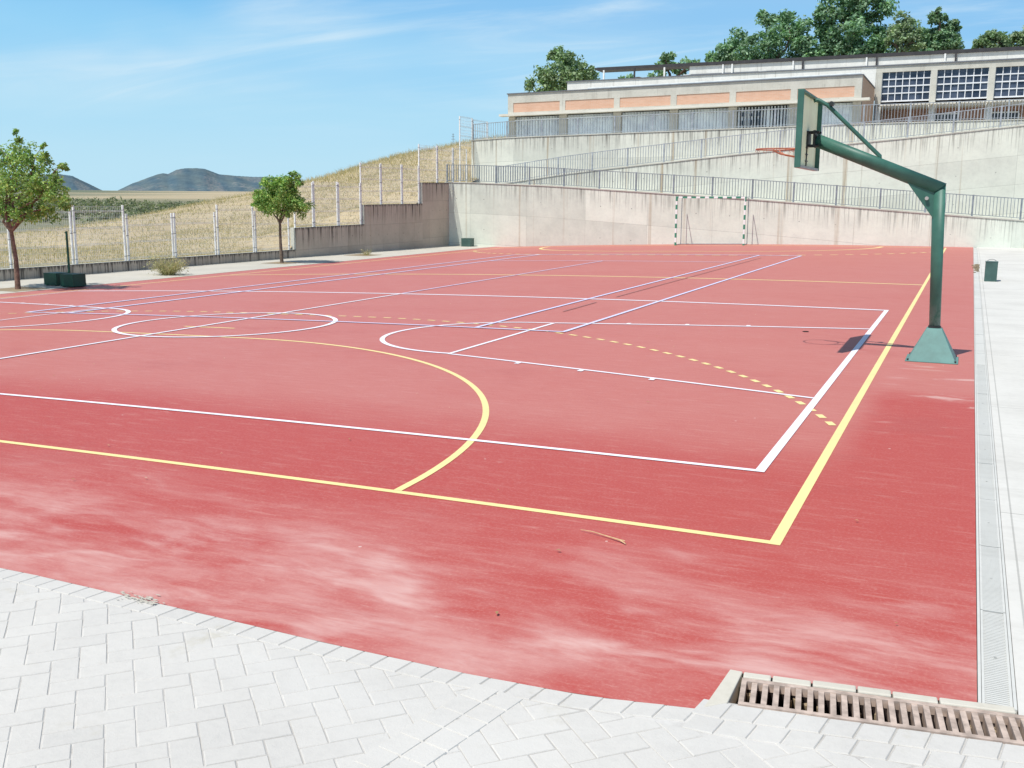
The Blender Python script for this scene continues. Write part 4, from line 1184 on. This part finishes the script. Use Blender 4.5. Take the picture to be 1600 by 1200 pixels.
# ------------------------------------------------------------------ weight boxes, net post, small things
def weight_box(label, x0, x1, y0, y1, z0, z1, mat, group='green weight boxes by the net post', handle=False):
    t = thing('weight_box', label, 'box', ((x0+x1)/2, (y0+y1)/2, z0), group)
    bd = MB().box(x0, x1, y0, y1, z0, z1)
    l = MB(); l.box(x0-.006, x1+.006, y0-.006, y1+.006, z1, z1+.012); l.build('lid', mat, t)
    for a, b in ((x0+.03, y0+.03), (x1-.09, y0+.03), (x0+.03, y1-.09), (x1-.09, y1-.09)): bd.box(a, a+.06, b, b+.06, z0-.02, z0-.001, 1)
    bd.build('body', [mat, M_bolt], t)
    if handle:
        cx, cy = (x0+x1)/2, (y0+y1)/2
        pts = [(cx+.10*math.cos(a), cy, z1+.01+.055*math.sin(a)) for a in [math.pi*k/10 for k in range(11)]]
        MB().tube(pts, .008, 6).build('handle', M_lip, t)
weight_box('dark green weight box on the sidewalk, the one nearer the tree', -12.08, -11.62, 14.50, 14.92, zw+.02, zw+.33, M_dgreen)
weight_box('dark green weight box on the sidewalk, the one nearer the court', -11.32, -10.86, 14.36, 14.80, zw+.02, zw+.335, M_dgreen)
def net_post():
    x, y = -11.72, 15.05
    t = thing('net_post', 'slim dark green net post standing behind the two weight boxes', 'net post', (x, y, zw))
    MB().tube([(x,y,zw+.02),(x,y,.97)], .030, 12).build('tube', M_dgreen, t)
    b = MB(); b.box(x-.4, x+.55, y-.05, y+.05, zw+.005, zw+.06); b.box(x-.06, x+.06, y-.3, y+.3, zw+.005, zw+.065)
    b.prism([(x-.16,y-.01,zw+.06),(x,y-.01,zw+.06),(x,y-.01,zw+.5)], (0,.02,0)); b.build('foot_frame', M_dgreen, t)
    k = MB(); k.tube([(x-.05,y,.93),(x+.02,y,.93)], .022, 8); k.build('hook', M_bolt, t)
net_post()
weight_box('peeling green weight box with a wire handle on the pale concrete at the right', 11.23, 11.50, 21.35, 21.75, .004, .46, M_oldgreen, None, True)
weight_box('small green box in the far left corner against the pale wall', -12.58, -12.08, 40.55, 41.0, zw, -.08, M_oldgreen, None)

def weed(name, label, x, y, z, n, r, h, seed, cols):
    rg = np.random.default_rng(seed); V = []
    for _ in range(n):
        a = rg.random()*6.283; q = r*.25*rg.random(); b = np.array([x+q*math.cos(a), y+q*math.sin(a), z])
        tip = np.array([x+r*rg.random()**.5*math.cos(a), y+r*rg.random()**.5*math.sin(a)*.8, z+h*(.25+.75*rg.random())])
        s = np.array([math.sin(a), -math.cos(a), 0])*.008
        V.append([b-s, b+s, tip])
        for _ in range(2):
            c = b+(tip-b)*(.4+.6*rg.random()); e = c+rg.normal(0, .09, 3)+np.array([0,0,.03]); V.append([c-s*.7, c+s*.7, e])
    V = np.array(V); cl = np.array(cols)[rg.integers(0, len(cols), len(V))]*(.75+.5*rg.random((len(V),1)))
    t = thing(name, label, 'plant', (x, y, z)); 
    tris_object('stems', V, cl, M_blade, t)
    Lc = V[:,2]; Vv, c2 = leaves(rg, Lc, np.full(len(Lc), .05), n*2, .04, np.array(cols))
    tris_object('foliage', Vv, c2, M_blade, t)
DRYC = [(.50,.42,.26),(.42,.37,.22),(.36,.36,.20),(.55,.46,.30)]
weed('dry_bush', 'straggly dry bush growing on the sidewalk by the low wall', -11.85, 19.0, zw, 420, .78, .62, 4, DRYC)
weed('weed', 'small dry weed growing in the empty tree pit', -12.55, 31.6, zw, 60, .35, .22, 5, DRYC)
mb = MB()
for (x, y, s) in ((-12.40,25.5,.55),(-11.72,13.35,.55),(-12.6,31.4,.6)):
    mb.face([(x-s,y-s,zw+.004),(x+s,y-s,zw+.004),(x+s,y+s,zw+.004),(x-s,y+s,zw+.004)])
struct(mb.build('tree_pit_soil', M_dirt))
mb = MB(); mb.tube([(8.90,-.235,.010),(8.98,-.255,.016),(9.08,-.285,.012),(9.17,-.325,.014),(9.215,-.36,.010)], [.0015,.0025,.003,.005,.0025], 6); mb.tube([(9.15,-.315,.013),(9.20,-.325,.014)], .003, 5)
tag(mb.build('twig', M_stick), 'pale dry twig lying on the red court near the yellow corner', 'twig')
mb = MB(); mb.tube([(8.74,9.72,.0),(8.74,9.72,.006)], .045, 14); tag(mb.build('ground_socket', M_void), 'small dark round socket cover in the court near the hoop shadow', 'socket cover')
mb = rubble(7.32, -2.075, 70, .022, 0, .0010, .0028); mb.v = [(7.33+(x-7.32)*5, y, z) for x, y, z in mb.v]
struct(mb.build('loose_grit', M_kerb), 'stuff')
def mast():
    x, y = -24.1, 62.0; z = terr(x, y)
    t = thing('antenna_mast', 'thin antenna mast far off on the crest of the dry hill', 'mast', (x, y, z-.2))
    MB().tube([(x,y,z-.2),(x,y,z+1.15)], .022, 6).build('pole', M_rail, t)
    for zz, l in ((.75,.16),(.95,.12),(1.1,.08)): MB().tube([(x-l,y,z+zz),(x+l,y,z+zz)], .015, 5).build('cross_bar', M_rail, t)
mast()
# leaf litter on the ground under the tree by the boxes and crumbs on the court
rg = np.random.default_rng(77)
n = 260
V = np.zeros((n,4,3)); cx = np.where(rg.random(n) < .35, rg.normal(-11.3,.9,n), rg.uniform(-9,10.9,n)); cyy = np.where(cx < -9.5, rg.normal(13.9,1.0,n), rg.uniform(-1.9,14,n))
for i in range(n):
    s = rg.uniform(.008,.02); a = rg.random()*6.28; z = (zg(cx[i]) if cx[i] > -11 else zw)+.018
    for k in range(4): V[i,k] = (cx[i]+s*math.cos(a+k*1.57)*(1 if k % 2 else .5), cyy[i]+s*math.sin(a+k*1.57)*(1 if k % 2 else .5), z-.004*(k % 2))
struct(tris_object('leaf_litter', V, np.array([(.55,.42,.25),(.62,.55,.42),(.4,.3,.15)])[rg.integers(0,3,n)], M_blade), 'stuff')

# ------------------------------------------------------------------ sun, sky, camera
SUN = Vector((-.21, -.50, 1)).normalized()
ld = bpy.data.lights.new('sun', 'SUN'); ld.energy = 4.6; ld.angle = math.radians(.5); ld.color = (1, .965, .90)
lo = bpy.data.objects.new('sun', ld); C.objects.link(lo); lo.rotation_euler = (-SUN).to_track_quat('-Z', 'Y').to_euler(); lo.location = (0,0,60)
w = bpy.data.worlds.new('World'); sc.world = w; w.use_nodes = True
nt = w.node_tree; bg = nt.nodes['Background']; lk = nt.links.new
sky = nt.nodes.new('ShaderNodeTexSky'); sky.sky_type = 'NISHITA'; sky.sun_disc = False
sky.sun_elevation = math.asin(SUN.z); sky.sun_rotation = math.atan2(SUN.x, SUN.y)
sky.altitude = 400; sky.air_density = 1.0; sky.dust_density = .25; sky.ozone_density = 1.0
tc = nt.nodes.new('ShaderNodeTexCoord'); sp = nt.nodes.new('ShaderNodeSeparateXYZ'); lk(tc.outputs['Generated'], sp.inputs[0])
def wm(op, a, b=0., clamp=False):
    n = nt.nodes.new('ShaderNodeMath'); n.operation = op; n.use_clamp = clamp
    for i, v in enumerate((a, b)):
        if isinstance(v, bpy.types.NodeSocket): lk(v, n.inputs[i])
        else: n.inputs[i].default_value = v
    return n.outputs[0]
zz = wm('ADD', wm('MAXIMUM', sp.outputs[2], 0), .12)
cb = nt.nodes.new('ShaderNodeCombineXYZ'); lk(wm('DIVIDE', sp.outputs[0], zz), cb.inputs[0]); lk(wm('DIVIDE', sp.outputs[1], zz), cb.inputs[1])
def wnoise(scale, loc, sc3, rot, detail=5, rough=.55, dist=.6):
    mp = nt.nodes.new('ShaderNodeMapping'); lk(cb.outputs[0], mp.inputs[0]); mp.inputs['Scale'].default_value = sc3; mp.inputs['Location'].default_value = loc; mp.inputs['Rotation'].default_value = (0,0,rot)
    n = nt.nodes.new('ShaderNodeTexNoise'); lk(mp.outputs[0], n.inputs['Vector']); n.inputs['Scale'].default_value = scale; n.inputs['Detail'].default_value = detail; n.inputs['Roughness'].default_value = rough; n.inputs['Distortion'].default_value = dist
    return n.outputs['Fac']
def wss(v, a, b, hi=1.):
    n = nt.nodes.new('ShaderNodeMapRange'); n.interpolation_type = 'SMOOTHSTEP'; lk(v, n.inputs[0]); n.inputs[1].default_value = a; n.inputs[2].default_value = b; n.inputs[4].default_value = hi
    return n.outputs[0]
soft = wss(wnoise(.42, (1.3,.4,0), (.7,1,1), .3, 4, .5), .36, .62, .75)
wisp = wss(wnoise(1.0, (2.0,5,0), (.55,1.9,1), .35, 7, .6, .8), .44, .74, .9)
cl = wm('MULTIPLY', wm('ADD', wm('MULTIPLY', wisp, soft), wm('MULTIPLY', soft, .36)), wss(sp.outputs[2], .0, .12))
mx = nt.nodes.new('ShaderNodeMix'); mx.data_type = 'RGBA'; lk(wm('MULTIPLY', cl, 1.0, True), mx.inputs[0]); hs = nt.nodes.new('ShaderNodeMix'); hs.data_type = 'RGBA'; hs.blend_type = 'MULTIPLY'; hs.inputs[0].default_value = 1
lk(sky.outputs[0], hs.inputs[6]); hs.inputs[7].default_value = (1.0, 1.05, 1.05, 1)
# clear summer haze: a cyan band over the horizon that deepens quickly upwards and towards the right
rp = nt.nodes.new('ShaderNodeValToRGB'); rp.color_ramp.interpolation = 'EASE'
while len(rp.color_ramp.elements) < 5: rp.color_ramp.elements.new(.5)
SK = .10
for e, (p_, c_) in zip(rp.color_ramp.elements, ((0,(.50,.77,.92)),(.12,(.44,.74,.93)),(.36,(.31,.65,.93)),(.68,(.165,.50,.88)),(1,(.07,.30,.70)))):
    e.position = p_; e.color = (*c_, 1)
lk(wss(wm('ADD', sp.outputs[2], wm('MULTIPLY', wm('ADD', sp.outputs[0], .45), wm('MULTIPLY', wm('MINIMUM', sp.outputs[2], .25), .45))), 0, .30), rp.inputs[0])
sc_ = nt.nodes.new('ShaderNodeMix'); sc_.data_type = 'RGBA'; sc_.blend_type = 'MULTIPLY'; sc_.inputs[0].default_value = 1; lk(rp.outputs[0], sc_.inputs[6]); sc_.inputs[7].default_value = (1/SK, 1/SK, 1/SK, 1); sc_.clamp_result = False
bl_ = nt.nodes.new('ShaderNodeMix'); bl_.data_type = 'RGBA'; lk(wss(sp.outputs[2], .22, .55, 1.0), bl_.inputs[0]); lk(sc_.outputs[2], bl_.inputs[6]); lk(hs.outputs[2], bl_.inputs[7])
lk(bl_.outputs[2], mx.inputs[6]); mx.inputs[7].default_value = (7.6, 8.9, 9.6, 1)
lk(mx.outputs[2], bg.inputs[0]); bg.inputs[1].default_value = SK

cd = bpy.data.cameras.new('camera'); cam = bpy.data.objects.new('camera', cd); C.objects.link(cam); sc.camera = cam
cd.sensor_fit = 'HORIZONTAL'; cd.sensor_width = 36; cd.lens = 36*1584.93/1600; cd.clip_start = .05; cd.clip_end = 9000
yaw, pitch, roll = -.41963, .18064, -.00486
fwd = Vector((math.sin(yaw)*math.cos(pitch), math.cos(yaw)*math.cos(pitch), -math.sin(pitch)))
rt = Vector((math.cos(yaw), -math.sin(yaw), 0)); dn = fwd.cross(rt)
r2 = math.cos(roll)*rt+math.sin(roll)*dn; d2 = -math.sin(roll)*rt+math.cos(roll)*dn
mtx = Matrix((r2, -d2, -fwd)).transposed().to_4x4(); mtx.translation = Vector((10.8353, -5.5610, 1.9015)); cam.matrix_world = mtx
sc.view_settings.view_transform = 'Standard'; sc.view_settings.look = 'None'; sc.view_settings.exposure = 0; sc.view_settings.gamma = 1
